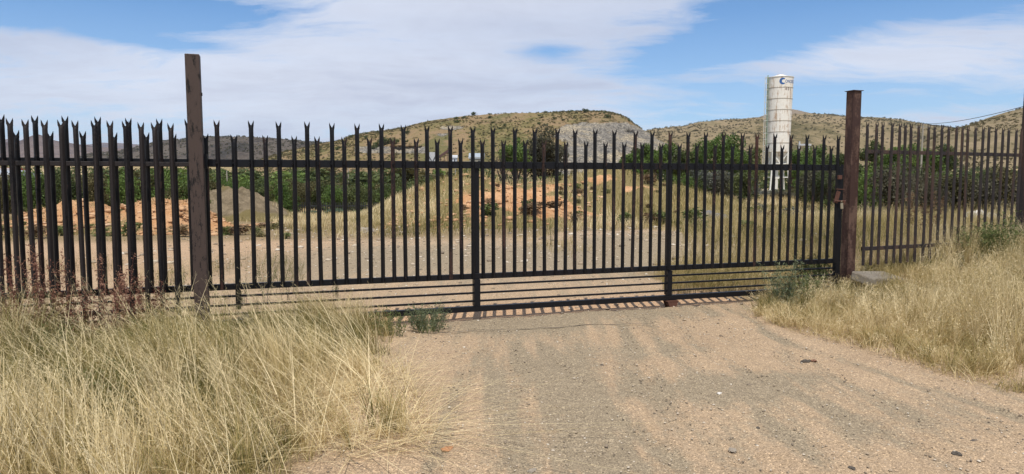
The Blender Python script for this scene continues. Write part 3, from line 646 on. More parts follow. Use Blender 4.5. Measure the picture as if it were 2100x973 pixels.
# flattened straw along the edge
edge = [gpt(700, 760), gpt(830, 760), gpt(905, 885), gpt(850, 930), gpt(600, 973), gpt(560, 985), (-1.9, 3.2), (-2.1, 5.0)]
x, y = scatter(edge, 800, (-3, 0), (2.8, 7), 0.42, 2.0); n = len(x)
V, Fc, T, _, _ = ribbons(np.stack([x, y, H(x, y) + 0.01], -1), rng.uniform(0.12, 0.5, n), rng.uniform(0.0014, 0.003, n), np.stack([rng.normal(size=n) * 1.2 + 0.6, rng.normal(size=n) * 0.9 - 0.4], -1), rng.uniform(0.6, 1.0, n), 3, 0.1, 0.5); parts.append((V, Fc, T))
# long pale straws leaning over
x, y = scatter(polyL, 95, (-6, -0.6), (2.4, 6.5)); n = len(x); wl = fbm(x * 0.8, y * 0.8, 2) - 0.5
V, Fc, T, tips, pre = ribbons(np.stack([x, y, H(x, y)], -1), rng.uniform(0.4, 0.78, n), rng.uniform(0.0018, 0.0034, n), np.stack([-0.62 + 1.2 * wl, 0.15 - 0.8 * wl], -1), rng.uniform(0.8, 1.0, n), 5, 0.25, 0.38); parts.append((V, Fc, T))
parts.append(panicles(tips, pre, 12, 0.05, 0.0012, np.full(n, 0.75), 0.6))
grass_obj('grass', parts, 'tall dry grass on the left verge in front of the fence')

# right verge
polyR = [gpt(1545, 645), gpt(1600, 668), gpt(1750, 700), gpt(1850, 728), gpt(1905, 752), gpt(1990, 772), gpt(2060, 770), gpt(2110, 742), (5.2, 6.0), (9.5, 6.5), (11, 12.6), (7.7, 11.6), (4.6, 9.95), (4.35, 9.38), (3.2, 8.95)]
x, y = scatter(polyR, 72, (2.5, 11), (5.2, 12.6)); e_ = (x - ED0.x) * enx + (y - ED0.y) * eny
cl = fbm(x * 1.5 + 7, y * 1.5, 3); keep = rng.random(len(x)) < np.clip(0.5 + 2.4 * (cl - 0.38), 0.3, 1); x, y, e_ = x[keep], y[keep], e_[keep]
def hR(x, y):
    e_ = (x - ED0.x) * enx + (y - ED0.y) * eny
    return (0.50 + 0.35 * (fbm(x * 1.1, y * 1.1, 3) - 0.4)) * (0.30 + 0.80 * sst(0.05, 1.1, e_)) * (1 - 0.42 * sst(2.4, 1.0, np.hypot(x - 4.2, y - 9.2))) * (1 - 0.55 * sst(0.75, 0.3, np.hypot(x - 4.85, y - 9.2)))
gm2 = fbm(x * 0.9 + 4, y * 0.9 + 50, 3)
tc_ = np.clip(0.74 - 0.45 * sst(0.52, 0.62, gm2) + rng.normal(size=len(x)) * 0.18, 0.03, 1)
lc = np.stack([0.12 - 0.30 * sst(0.5, 0.0, e_) + 0.4 * (gm2 - 0.5), np.full(len(x), -0.06)], -1)
parts = []
Pb, ln, tt, hh_ = tufts(x, y, (16, 38), 0.04, 0.34, tc_, 0.10, lc, hR)
V, Fc, T, tips, pre = ribbons(Pb, hh_, 0.0013 + 0.0028 * rng.random(len(Pb)) ** 3, ln, tt, 4, 0.22, 0.06); parts.append((V, Fc, T))
st = rng.random(len(Pb)) < 0.42
parts.append(panicles(tips[st], pre[st], 8, 0.024, 0.0026, np.clip(tt[st] + 0.05 + rng.normal(size=st.sum()) * 0.2, 0, 1), 0.8))
x, y = scatter(polyR, 90, (2.5, 11), (5.2, 12.6)); gm3 = fbm(x * 1.3 + 11, y * 1.3 + 5, 3)
Pb, ln, tt, hh_ = tufts(x, y, (8, 20), 0.03, 0.8, np.clip(0.26 - 1.6 * (gm3 - 0.5), 0, 0.8), 0.12, np.zeros((len(x), 2)), lambda a, b_: 0.20 + 0.1 * fbm(a, b_, 2))
V, Fc, T, _, _ = ribbons(Pb, hh_, np.full(len(Pb), 0.0025), ln, tt, 3, 0.5, 0.1); parts.append((V, Fc, T))
eb = [gpt(1540, 640), gpt(1600, 675), gpt(1750, 712), gpt(1860, 745), gpt(1990, 790), gpt(2080, 775), gpt(2080, 730), gpt(1900, 720), gpt(1700, 670), gpt(1600, 625)]
x, y = scatter(eb, 1500, (2.4, 4.6), (5.2, 9.2), 0.36, 2.5); n = len(x)
V, Fc, T, _, _ = ribbons(np.stack([x, y, H(x, y)], -1), rng.uniform(0.06, 0.22, n), np.full(n, 0.0022), np.stack([rng.normal(size=n) * 0.8 - 0.2, rng.normal(size=n) * 0.8 - 0.3], -1), rng.uniform(0.3, 0.9, n), 3, 0.3, 0.5); parts.append((V, Fc, T))
tf = ground(2100, 800); x = rng.normal(tf.x, 0.09, 260); y = rng.normal(tf.y, 0.07, 260); n = 260
V, Fc, T, _, _ = ribbons(np.stack([x, y, H(x, y)], -1), rng.uniform(0.06, 0.16, n), np.full(n, 0.002), np.zeros((n, 2)), rng.uniform(0.1, 0.6, n), 3, 0.3, 0.7); parts.append((V, Fc, T))
grass_obj('grass', parts, 'tall dry grass on the bank right of the driveway')

# grass behind the gate: meadow on the right, mound, verges of the yard, left strip
def midgrass(x, y, h0, h1, w, tsh=0.0, lean=(0.05, 0), pn=3, clump=1):
    if clump > 1:
        x = np.repeat(x, clump) + rng.normal(size=len(x) * clump) * 0.05; y = np.repeat(y, clump) + rng.normal(size=len(y) * clump) * 0.05
    n = len(x); P_ = np.stack([x, y, HH(x, y) - 0.02], -1); D = np.maximum(y, 5)
    pt = fbm(x * 0.35 + 3, y * 0.22 + 8, 4)
    h = rng.uniform(h0, h1, n) * (0.6 + 0.8 * fbm(x * 0.8, y * 0.6, 3)); t = np.clip(0.02 + (pt - 0.5) * 2.2 + 0.30 + tsh + rng.normal(size=n) * 0.22, 0, 0.9); h = h * (0.75 if pn == 0 else 1.0) * (0.5 + 1.0 * pt)
    wid = w * (D / 10) ** 0.8
    V, Fc, T, tips, pre = ribbons(P_, h, wid, np.tile(np.array([lean]), (n, 1)), t, 3, 0.3, 0.28); out = [(V, Fc, T)]
    if pn: out.append(panicles(tips, pre, pn, 0.06, float(w) * 1.0, t, 0.8))
    return out
parts = []
def wedge(n, D0, D1, p0, p1, pw=0.7):
    D = D0 + (D1 - D0) * rng.random(n) ** pw; return gx(rng.uniform(p0, p1, n), D), D
x, y = wedge(26000, 10.0, 24, 1400, 2250, 1.1); g_ = (x - GA.x) * gn.x + (y - GA.y) * gn.y
k = (g_ > 0.5) & (fbm(x * 0.8, y * 0.8, 3) > 0.36) & (x > 2.6 + 0.1 * (y - 9) + (fbm(y * 0.8, y * 0, 3) - 0.5) * 1.2); parts += midgrass(x[k], y[k], 0.22, 0.50, 0.0024, 0.0)
x, y = wedge(30000, 22, 62, 1380, 2250, 0.9); k = fbm(x * 0.4, y * 0.3, 3) > 0.34; parts += midgrass(x[k], y[k], 0.22, 0.5, 0.0042, -0.02, pn=0)
x, y = wedge(9000, 9.0, 11.6, 1330, 1720, 1.0); g_ = (x - GA.x) * gn.x + (y - GA.y) * gn.y
k = (g_ > 0.7) & (x > 2.1 + 0.7 * (fbm(y * 1.5, x * 1.5, 3)-.3)); parts += midgrass(x[k], y[k], 0.12, 0.36, 0.0022, -0.08)
x, y = wedge(34000, 20.5, 45, 790, 1560, 0.9)
zz_ = np.maximum(z_mound(x, y), 0); gm_ = g_mound(x, y, zz_); k = (rng.random(len(x)) < np.clip(gm_ * 1.15 - 0.14, 0.02, 1) ** 2) & ((zz_ > 0.02) | (rng.random(len(x)) < 0.8)); parts += midgrass(x[k], y[k], 0.14, 0.42, 0.0042, -0.02, pn=0)
x, y = wedge(14000, 19.5, 40, 560, 900, 0.8); k = fbm(x * 0.5, y * 0.4, 3) > 0.38; parts += midgrass(x[k], y[k], 0.12, 0.34, 0.0040, 0.12, pn=0)
x, y = wedge(16000, 18.5, 32, -80, 600, 1.0); k = (fbm(x * 0.6, y * 0.45, 4) > 0.50) & (z_grey(x, y) < 0.15); parts += midgrass(x[k], y[k], 0.10, 0.28, 0.0040, -0.05, pn=0)
x, y = wedge(4500, 14.5, 20, 1050, 1450, 1.0); k = fbm(x * 0.9, y * 0.6, 4) > 0.53; parts += midgrass(x[k], y[k], 0.05, 0.2, 0.0026, 0.1, pn=2)
x, y = wedge(5200, 8.0, 13.5, -60, 620, 1.0); g_ = (x - GA.x) * gn.x + (y - GA.y) * gn.y
k = (g_ > 0.3) & (fbm(x * 0.9, y * 0.9, 4) > 0.47); parts += midgrass(x[k], y[k], 0.10, 0.38, 0.0018, -0.1)
x, y = wedge(14000, 40, 75, -100, 1000, 1.0); k = fbm(x * 0.3, y * 0.2, 3) > 0.45; parts += midgrass(x[k], y[k], 0.15, 0.45, 0.0050, -0.1, pn=0)
grass_obj('grass', parts, 'dry veld grass covering the yard, mound and meadow behind the gate')

# ------------------------------------------------------------------ palisade pales
def pale_mesh(name, z0, z1, w, mat, head=0.13):
    """rolled palisade pale: ridged section with a split, flared, two-spiked head"""
    prof = [(-.5, .004), (-.46, -.004), (-.20, -.017), (-.14, -.020), (.14, -.020), (.20, -.017), (.46, -.004), (.5, .004)]
    back = [(.44, .004), (.18, -.011), (-.18, -.011), (-.44, .004)]
    ring = [(a * w, b * 1.15) for a, b in prof + back]
    v = []; f = []; n = len(ring)
    zs = [(z0, 1.0, 1.0), (z1 - head, 1.0, 1.0), (z1 - head * 0.62, 1.0, 0.75), (z1 - head * 0.45, 1.12, 0.5)]
    for z, sx, sy in zs:
        v += [(a * sx, b * sy, z) for a, b in ring]
    for k in range(len(zs) - 1):
        f += [(k * n + i, k * n + (i + 1) % n, (k + 1) * n + (i + 1) % n, (k + 1) * n + i) for i in range(n)]
    f.append(tuple(range(n))[::-1]); top = (len(zs) - 1) * n; f.append(tuple(range(top, top + n)))
    zb = z1 - head * 0.46; zm = z1 - head * 0.36
    for s in (-1, 1):
        o = len(v); t = 0.006
        pts = [(0.0, zb), (s * 0.57 * w, zb), (s * 0.62 * w, z1 - head * 0.20), (s * 0.58 * w, z1), (s * 0.38 * w, z1 - head * 0.16), (s * 0.10 * w, zm), (0, zm - 0.004)]
        m_ = len(pts)
        v += [(a, -0.009, z) for a, z in pts] + [(a, -0.002, z) for a, z in pts]
        ff = [tuple(o + i for i in range(m_)), tuple(o + m_ + i for i in range(m_))[::-1]] + [(o + i, o + m_ + i, o + m_ + (i + 1) % m_, o + (i + 1) % m_) for i in range(m_)]
        f += ff
    me = bpy.data.meshes.new(name); me.from_pydata(v, [], f); me.materials.append(mat); return me
def line_hit(px, py, A, d):
    """point on the vertical plane through A along d seen at pixel (px,py)"""
    r = ray(px, py); n = Vector((-d.y, d.x, 0)); k = (A - Vector((0, 0, EYE))).dot(n) / r.dot(n) if False else ((A.x) * n.x + (A.y) * n.y) / (r.x * n.x + r.y * n.y)
    return Vector((r.x * k, r.y * k, EYE + r.z * k))
def add_part(name, me, parent, loc, rz=0, ry=0.0):
    o = bpy.data.objects.new(name, me); C.objects.link(o); o.parent = parent; o.location = loc; o.rotation_euler = (0, ry, rz); return o
RZ = math.atan2(gdir.y, gdir.x)
ZT, ZB, ZU = 1.725, 0.475, 0.105
gate = empty('sliding_gate', GA, RZ, label='black steel sliding palisade gate across the driveway with forked spikes', cat='gate')
def gl_(px, py=330):
    p_ = line_hit(px, py, GA, gdir); return (p_ - GA).dot(gdir)
xr = gl_(1721); xl = gl_(-60)
tall = pale_mesh('pale', ZB - 0.02, ZT + 0.43, 0.045, M_pale); tallr = pale_mesh('pale', ZB - 0.02, ZT + 0.43, 0.045, M_rustp); shortr = pale_mesh('pale', ZB - 0.02, ZT + 0.29, 0.045, M_rustp)
short = pale_mesh('pale', ZB - 0.02, ZT + 0.29, 0.045, M_pale); longp = pale_mesh('pale', 0.24, ZT + 0.285, 0.054, M_pale)
Tt = [2, 70, 135.2, 201, 265, 327, 384.8, 445.4, 512, 571.8, 625.5, 679, 730.3, 780.4, 828.4, 875.7, 921.8, 968.2, 1010.7, 1054, 1095.8, 1138.8, 1179.3, 1219.5, 1258.9, 1297.3, 1335.5, 1373.5, 1410.4, 1447, 1482.5, 1518.5, 1552.6, 1586.3, 1620, 1653, 1685.6, 1717]
Ss = [-30, 34.7, 103.7, 170.5, 235, 298.7, 358.6, 420.8, 478.8, 545, 599.6, 652.8, 705, 755.6, 804.5, 852.4, 899.2, 944.9, 989.7, 1032.8, 1075, 1116.9, 1159.4, 1199.6, 1238.8, 1277.6, 1315, 1353.6, 1391.4, 1426.9, 1464, 1499.5, 1535, 1569, 1602, 1635.6, 1668.4, 1700]
for k, px in enumerate(Tt):
    yy_ = np.interp(px, [0, 445, 968, 1373, 1718], [235, 245, 265, 272, 277])
    o_ = add_part('pale', tallr if px in (1297.3, 1552.6, 445.4) else tall, gate, (gl_(px, yy_), -0.024, random.uniform(-0.005, 0.005)), 0, random.gauss(0, 0.0045))
    if o_.data == tallr: o_['label'] = 'rust stained pale'
for px in Ss:
    yy_ = np.interp(px, [0, 480, 990, 1391, 1700], [265, 276, 290, 297, 299])
    o_ = add_part('pale', longp if abs(px - 478.8) < 1 else shortr if px in (1032.8, 1464, 804.5) else short, gate, (gl_(px, yy_), -0.024, random.uniform(-0.005, 0.005)), 0, random.gauss(0, 0.0045))
for o_ in gate.children:
    if o_.data == shortr: o_['label'] = 'rust stained pale'
def gbar(name, x0, x1, z, w, h, y=0.0, mat=M_black, bev=0.003):
    mb = MB(); mb.box(((x0 + x1) / 2, y, z), (abs(x1 - x0), w, h)); return mb.build(name, mat, gate, bevel=bev)
top_rail = gbar('top_rail', xl, xr, ZT, 0.04, 0.078); gbar('bottom_rail', xl, xr, ZB, 0.04, 0.062); gbar('bottom_tube', xl, xr - 0.02, ZU, 0.06, 0.062)
for k in range(3): gbar('lower_bar', xl, xr - 0.02, ZB - (ZB - ZU) * (k + 1) / 4 - 0.005, 0.022, 0.022)
for px, w in ((977, 0.072), (1373, 0.064), (-40, 0.07), (560, 0.05)):
    if px == 560: continue
    X_ = gl_(px, 480); mb = MB(); mb.box((X_, 0.028, (ZT - 0.037 + ZU + 0.033) / 2), (w, 0.05, ZT - ZU - 0.074)); mb.build('stile', M_black, gate, bevel=0.003)
    mb = MB(); mb.box((X_, 0.0, ZB / 2 + ZU / 2), (w, 0.066, ZB - ZU - 0.066)); mb.build('stile', M_black, gate, bevel=0.003)
mb = MB(); mb.box((xr + 0.002, 0.0, (ZT + ZU) / 2 - 0.02), (0.052, 0.062, ZT - ZU + 0.03)); mb.build('end_stile', M_black, gate, bevel=0.003)
mb = MB(); mb.box((xr + 0.052, 0.0, ZT - 0.005), (0.045, 0.012, 0.10)); mb.build('rail_stub', M_black, gate)
mb = MB(); mb.box((xr + 0.046, 0.0, ZB + 0.45), (0.03, 0.04, 1.5)); mb.build('latch_channel', M_black, gate)
# fixings: bolt heads on the top rail
bm_ = MB(); bm_.tube((0, -0.003, 0), (0, -0.016, 0), 0.011, 0.008, 6)
bo = bm_.build('bolt_head', M_black, gate); bme = bo.data; bpy.data.objects.remove(bo)
for px in Tt[7:] + Ss[8:]:
    add_part('bolt_head', bme, top_rail, (gl_(px, 340), -0.044, ZT))
# roller foot on the ground
Xr = gl_(1374, 620); mb = MB()
zt_, zb_ = ZU - 0.033, -0.03
prof = [(-0.072, zt_), (0.072, zt_), (0.066, zt_ - 0.02), (0.036, zb_), (-0.036, zb_), (-0.066, zt_ - 0.02)]
v = [(Xr + a, -0.075, z) for a, z in prof] + [(Xr + a, -0.063, z) for a, z in prof]; n = 6
mb.add(v, [tuple(range(6)), tuple(range(6, 12))[::-1]] + [(i, 6 + i, 6 + (i + 1) % 6, (i + 1) % 6) for i in range(6)])
v = [(Xr + a, 0.038, z) for a, z in prof] + [(Xr + a, 0.05, z) for a, z in prof]
mb.add(v, [tuple(range(6)), tuple(range(6, 12))[::-1]] + [(i, 6 + i, 6 + (i + 1) % 6, (i + 1) % 6) for i in range(6)])
mb.box((Xr, -0.012, zt_ - 0.006), (0.155, 0.13, 0.012)); wb = mb.build('wheel_bracket', M_rust, gate)
mb = MB(); mb.tube((Xr, -0.03, 0.025), (Xr, 0.03, 0.025), 0.036, n=20); mb.build('wheel', M_rust, wb)
# ground rail the wheel runs on
mb = MB(); a_ = GA + gdir * gl_(850, 640); b_ = GA + gdir * gl_(1560, 610)
mb.bar((a_.x, a_.y, Hs(a_.x, a_.y) + 0.012), (b_.x, b_.y, Hs(b_.x, b_.y) + 0.012), 0.03, 0.02)

# ------------------------------------------------------------------ gateposts
def post(name, base, top_z, s, mat, label, cap=None, rz=RZ, tilt=(0, 0), base_z=-0.2, cat='gatepost'):
    root = empty(name, base, rz, label=label, cat=cat)
    mb = MB(); mb.box((0, 0, (top_z + base_z) / 2), (s, s, top_z - base_z)); o = mb.build('column', mat, root, bevel=0.006)
    if cap:
        mb = MB(); mb.box((0, 0, top_z + 0.005), (s * 1.25, s * 1.25, 0.008)); mb.build('cap_plate', mat, root, bevel=0.002)
    root.rotation_euler = (tilt[0], tilt[1], rz)
    return root
# left front line (fixed fence) 0.17 m in front of the gate
FA = GA - gn * 0.17
pL = line_hit(405, 334, FA, gdir); tL = at(395.5, 113, pL.y)
postL = post('gatepost', Vector((pL.x, pL.y, 0)), tL.z, 0.128, M_postL, 'tall brown steel gatepost with scraped paint left of the driveway', tilt=(0, -0.004))
mb = MB(); mb.box((0.068, 0.0, 2.38), (0.012, 0.02, 0.03)); mb.build('bolt_head', M_postL, postL)
mb = MB(); mb.box((0.078, 0.05, 1.74), (0.028, 0.05, 0.14)); mb.box((0.078, 0.05, 0.52), (0.028, 0.05, 0.12)); mb.build('guide_bracket', M_black, postL)
pR = line_hit(1746, 340, GA, gdir); tR = at(1748, 188, pR.y)
postR = post('gatepost', Vector((pR.x, pR.y, 0)), tR.z, 0.132, M_postR, 'rusty brown steel gatepost with square cap plate right of the gate', cap=True)
# lock box, bolt and padlock on the right post
def onR(px, py, y=-0.0):
    p_ = line_hit(px, py, GA - gn * 0.05, gdir); q = p_ - postR.location; return Vector((q.dot(gdir), -0.075 + y, p_.z))
c = onR(1722, 364); mb = MB(); mb.box((c.x, -0.04, c.z), (0.06, 0.05, 0.055)); mb.build('keeper_block', M_rust, postR, bevel=0.003)
c = onR(1722, 413); mb = MB(); mb.box((c.x - 0.045, -0.05, c.z + 0.055), (0.05, 0.02, 0.16), M=Matrix.Rotation(0.3, 3, 'Y')); mb.build('hasp', M_rust, postR)
mb = MB(); mb.tube((c.x - 0.09, -0.06, c.z), (c.x + 0.085, -0.06, c.z), 0.010, n=8); mb.tube((c.x - 0.06, -0.045, c.z + 0.16), (c.x + 0.08, -0.045, c.z + 0.155), 0.006, n=6)
mb.box((c.x + 0.06, -0.055, c.z - 0.02), (0.03, 0.03, 0.05)); mb.build('bolt', M_rust, postR)
gp = postR.matrix_world if False else None
lw = Vector((postR.location.x, postR.location.y, 0)) + gdir * (c.x + 0.005) - gn * 0.085
lock = empty('padlock', Vector((lw.x, lw.y, c.z - 0.055)), RZ, label='small brass padlock hanging from the bolt of the right gatepost', cat='padlock')
mb = MB(); mb.box((0, 0, -0.01), (0.042, 0.016, 0.075), M=Matrix.Rotation(-0.12, 3, 'Y')); mb.build('lock_body', M_brass, lock, bevel=0.004)
mb = MB()
for k in range(8):
    a0, a1 = math.pi * k / 8, math.pi * (k + 1) / 8
    mb.tube((0.014 * math.cos(a0), 0, 0.035 + 0.025 * math.sin(a0)), (0.014 * math.cos(a1), 0, 0.035 + 0.025 * math.sin(a1)), 0.0035, n=6)
mb.build('shackle', M_brass, lock)

# ------------------------------------------------------------------ left fixed fence
fl = empty('palisade_fence', FA, RZ, label='weathered dark palisade fence with forked spikes left of the tall gatepost', cat='fence')
fpx = [-120, -84, -49.5, -15, 20, 54.8, 90.3, 124, 157.6, 190.5, 224, 256, 289.4, 320.6, 352]
def fl_(px, py): return (line_hit(px, py, FA, gdir) - FA).dot(gdir)
zf = line_hit(160, 247, FA, gdir).z; zr = line_hit(160, 336, FA, gdir).z
fp = pale_mesh('pale', 0.16, zf, 0.045, M_fence)
for px in fpx: add_part('pale', fp, fl, (fl_(px, 247), -0.024, random.uniform(-0.006, 0.006)), 0, random.uniform(-0.008, 0.008))
s_l = fl_(-120, 247)
for k in range(1, 30): add_part('pale', fp, fl, (s_l - 0.162 * k, -0.024, random.uniform(-0.006, 0.006)), 0, random.uniform(-0.008, 0.008))
x0_, x1_ = s_l - 4.9, (pL - FA).dot(gdir) - 0.066
mb = MB(); mb.box(((x0_ + x1_) / 2, 0, zr), (x1_ - x0_, 0.035, 0.042)); mb.build('top_rail', M_fence, fl, bevel=0.003)
mb = MB(); mb.box(((x0_ + x1_) / 2, 0, 0.30), (x1_ - x0_, 0.035, 0.045)); mb.build('bottom_rail', M_fence, fl, bevel=0.003)

# ------------------------------------------------------------------ right fixed fence
RA, RB = Vector((4.60, 9.41, 0)), Vector((7.72, 10.77, 0)); rdir = (RB - RA).normalized(); RR = math.atan2(rdir.y, rdir.x)
frt = empty('palisade_fence', RA, RR, label='rusty palisade fence on the bank right of the rusty gatepost', cat='fence')
ztop = line_hit(1778, 250, RA, rdir).z; ztr = line_hit(1765, 311, RA, rdir).z; zbr = line_hit(1765, 511, RA, rdir).z
rp = pale_mesh('pale', zbr - 0.22, ztop, 0.040, M_rustf)
rpx = [1778, 1793, 1809, 1825, 1840.5, 1855, 1870.6, 1885, 1900.6, 1915.4, 1930, 1944, 1958, 1972, 1985, 1999, 2013, 2027, 2041, 2054, 2067, 2080, 2091]
def rl_(px, py): return (line_hit(px, py, RA, rdir) - RA).dot(rdir)
for px in rpx: add_part('pale', rp, frt, (rl_(px, 255), -0.022, random.uniform(-0.008, 0.012)), 0, random.uniform(-0.022, 0.012))
for nm, z_ in (('top_rail', ztr), ('bottom_rail', zbr)):
    L_ = rl_(2095, 320); s0 = (pR - RA).dot(rdir) + 0.075; mb = MB(); mb.box(((s0 + L_) / 2, 0.0, z_), (L_ - s0, 0.035, 0.05)); mb.build(nm, M_rustf, frt, bevel=0.003)
pe = line_hit(2099, 330, RA, rdir); te = at(2104, 172, pe.y)
post('fence_post', Vector((pe.x + 0.02, pe.y, 0)), te.z, 0.13, M_rustf, 'dark leaning fence post at the far right edge', rz=RR, tilt=(0.0, 0.02), cat='fence post')
e0 = pe + rdir * 0.12
ext = empty('palisade_fence', Vector((e0.x, e0.y, 0)), RR, label='next bay of rusty palisade fence beyond the far right fence post', cat='fence')
for k in range(8): add_part('pale', rp, ext, (0.12 + 0.16 * k, -0.022, 0.05), 0)
for nm, z_ in (('top_rail', ztr + 0.05), ('bottom_rail', zbr + 0.05)):
    mb = MB(); mb.box((0.7, 0, z_), (1.4, 0.035, 0.05)); mb.build(nm, M_rustf, ext)

# concrete footings
M_conc = heap_mat('old_concrete', (0.60, 0.51, 0.40), (0.72, 0.63, 0.50), (0.42, 0.35, 0.27), 6)
def footing(px, py, D, size, label, rz=RZ):
    p_ = at(px, py, D); mb = MB(); mb.box((0, 0, -size[2] / 2), size); o = mb.build('concrete_footing', M_conc, bevel=0.02)
    o.location = p_; o.rotation_euler = (0.16, 0.04, rz); return tag(o, label, 'footing')
footing(1800, 563, 9.3, (0.55, 0.34, 0.12), 'pale concrete footing beside the rusty gatepost')
footing(45, 697, 5.9, (0.75, 0.3, 0.25), 'pale concrete footing half hidden in grass under the left fence')

# ------------------------------------------------------------------ silo
SD = 105.0; sc_ = at(1593.5, 390, SD); sz = Hs(sc_.x, SD); s1 = SD / F
M_silo = None
m, nt, b = new_mat('stained_white_paint'); p = pos(nt)
n = noise(nt, mapping(nt, p, (1, 1, 0.10)), 3.2, 6, 0.7); n2 = noise(nt, p, 0.9, 5, 0.65)
f = ramp(nt, mth(nt, 'ADD', mth(nt, 'MULTIPLY', n, 0.65), mth(nt, 'MULTIPLY', n2, 0.35)), [(0.52, 0.0), (0.61, 0.8)])
c_ = mix(nt, ramp(nt, noise(nt, p, 3.5, 5, 0.7), [(0.4, 0.0), (0.7, 0.5)]), (0.80, 0.76, 0.68), (0.64, 0.58, 0.47))
setin(nt, b, 'Base Color', mix(nt, f, c_, (0.36, 0.20, 0.09))); b.inputs['Roughness'].default_value = 0.6; M_silo = m
M_band = paint_metal('silo_seam', (0.30, 0.25, 0.18), (0.5, 0.45, 0.38), 0.5, 0.7, 4)
M_white = paint_metal('white_steel', (0.66, 0.64, 0.58), (0.35, 0.22, 0.13), 0.6, 0.6, 3)
M_greenp = paint_metal('green_paint', (0.14, 0.26, 0.17), (0.45, 0.45, 0.4), 0.55, 0.6, 3)
M_blue = paint_metal('faded_blue_lettering', (0.035, 0.11, 0.30), (0.12, 0.2, 0.35), 0.68, 0.6, 4)
silo = empty('cement_silo', (sc_.x, SD, sz), label='tall off-white rust streaked cement silo with ladder and blue lettering', cat='silo')
zz0 = lambda py: at(1593.5, py, SD).z - sz
zt, zb2 = zz0(160), zz0(312.5); r_t, r_b = 25.2 * s1, 21.8 * s1
def rad(z): return r_b + (r_t - r_b) * (z - zb2) / (zt - zb2)
N = 72; mb = MB(); mb.tube((0, 0, zb2), (0, 0, zt), r_b, r_t, N); mb.build('shell', M_silo, silo, smooth=False)
mb = MB(); mb.tube((0, 0, zt), (0, 0, zt + 0.32), r_t * 1.01, r_t * 0.35, N); mb.tube((0, 0, zt + 0.3), (0, 0, zt + 0.42), r_t * 0.3, r_t * 0.28, 16); mb.build('roof', M_silo, silo)
mb = MB(); mb.tube((0, 0, zt - 0.05), (0, 0, zt + 0.03), r_t + 0.06, n=N); mb.build('rim', M_white, silo)
for k, py in enumerate((182, 204.5, 227, 249.5, 272, 294.5, 312.5)):
    z = zz0(py); mb = MB(); mb.tube((0, 0, z - 0.035), (0, 0, z + 0.035), rad(z) + 0.03, n=N); mb.build('seam_band', M_band, silo)
zc = zz0(337); mb = MB(); mb.tube((0, 0, zc - 0.9), (0, 0, zc), 0.35, 0.75, N); mb.tube((0, 0, zc), (0, 0, zb2), 0.75, r_b * 0.985, N); mb.build('cone', M_silo, silo)
mb = MB(); mb.box((0, 0, zc + 0.05), (2.35, 2.35, 0.14)); mb.build('ring_frame', M_white, silo)
for k in range(4):
    a = R(40 + 90 * k); q = Vector((math.cos(a), math.sin(a), 0)); r0, r1 = r_b * 0.98, r_b * 1.12
    mb = MB(); mb.bar(q * r0 + Vector((0, 0, zb2)), q * r0 * 1.0 + Vector((0, 0, zc)), 0.26, 0.26); mb.bar(q * r0 + Vector((0, 0, zc)), q * 1.95 + Vector((0, 0, 0.0)), 0.18, 0.18)
    lg_ = mb.build('leg', M_white, silo); mb = MB(); mb.box(q * 1.95 + Vector((0, 0, 0.05)), (0.5, 0.5, 0.1)); mb.build('base_plate', M_white, lg_)
    q2 = Vector((math.cos(a + R(90)), math.sin(a + R(90)), 0)); mb = MB(); mid = (q + q2) * r0 / 2 * 0.98
    mb.bar(q * r0 + Vector((0, 0, zb2 - 0.1)), mid + Vector((0, 0, zc + .1)), 0.18, 0.18); mb.bar(q2 * r0 + Vector((0, 0, zb2 - 0.1)), mid + Vector((0, 0, zc + .1)), 0.18, 0.18)
    mb.bar(q * 1.8 + Vector((0, 0, zz0(364))), q2 * 1.8 + Vector((0, 0, zz0(364))), 0.12, 0.14); mb.build('brace', M_white, silo)
mb = MB(); mb.tube((-0.2, 0, 0.0), (-0.2, 0, zc - 0.4), 0.3, n=14); mb.box((-0.2, 0, zc * 0.5), (0.7, 0.6, 0.5)); mb.build('discharge_pipe', M_white, silo)
lx = -r_t - 0.12; mb = MB(); zl0, zl1 = 0.3, zt + 0.3
for s in (-0.2, 0.2): mb.bar((lx, s - 0.4, zl0), (lx, s - 0.4, zl1), 0.05, 0.06)
for k in range(int((zl1 - zl0) / 0.35)): mb.tube((lx, -0.6, zl0 + 0.35 * k), (lx, -0.2, zl0 + 0.35 * k), 0.02, n=5)
for k in range(8): z = 2 + (zt - 2) * k / 7; mb.bar((lx, -0.2, z), (-rad(max(z, zb2)) * 0.98 + 0.0, 0, z), 0.05, 0.05)
lad = mb.build('ladder', M_greenp, silo)
mb = MB()
for k in range(16):
    z = 3.0 + (zt - 3.0) * k / 15
    for j in range(8):
        a0, a1 = R(90 + 22.5 * j), R(112.5 + 22.5 * j); c0 = Vector((lx - 0.05, -0.4, z))
        mb.bar(c0 + Vector((math.cos(a0) * 0.26, math.sin(a0) * 0.35, 0)), c0 + Vector((math.cos(a1) * 0.26, math.sin(a1) * 0.35, 0)), 0.03, 0.05)
for a in (120, 180, 240): q = Vector((lx - 0.05 + math.cos(R(a)) * 0.38, -0.4 + math.sin(R(a)) * 0.35, 0)); mb.bar(q + Vector((0, 0, 3)), q + Vector((0, 0, zt)), 0.04, 0.03)
mb.build('ladder_cage', M_white, lad)
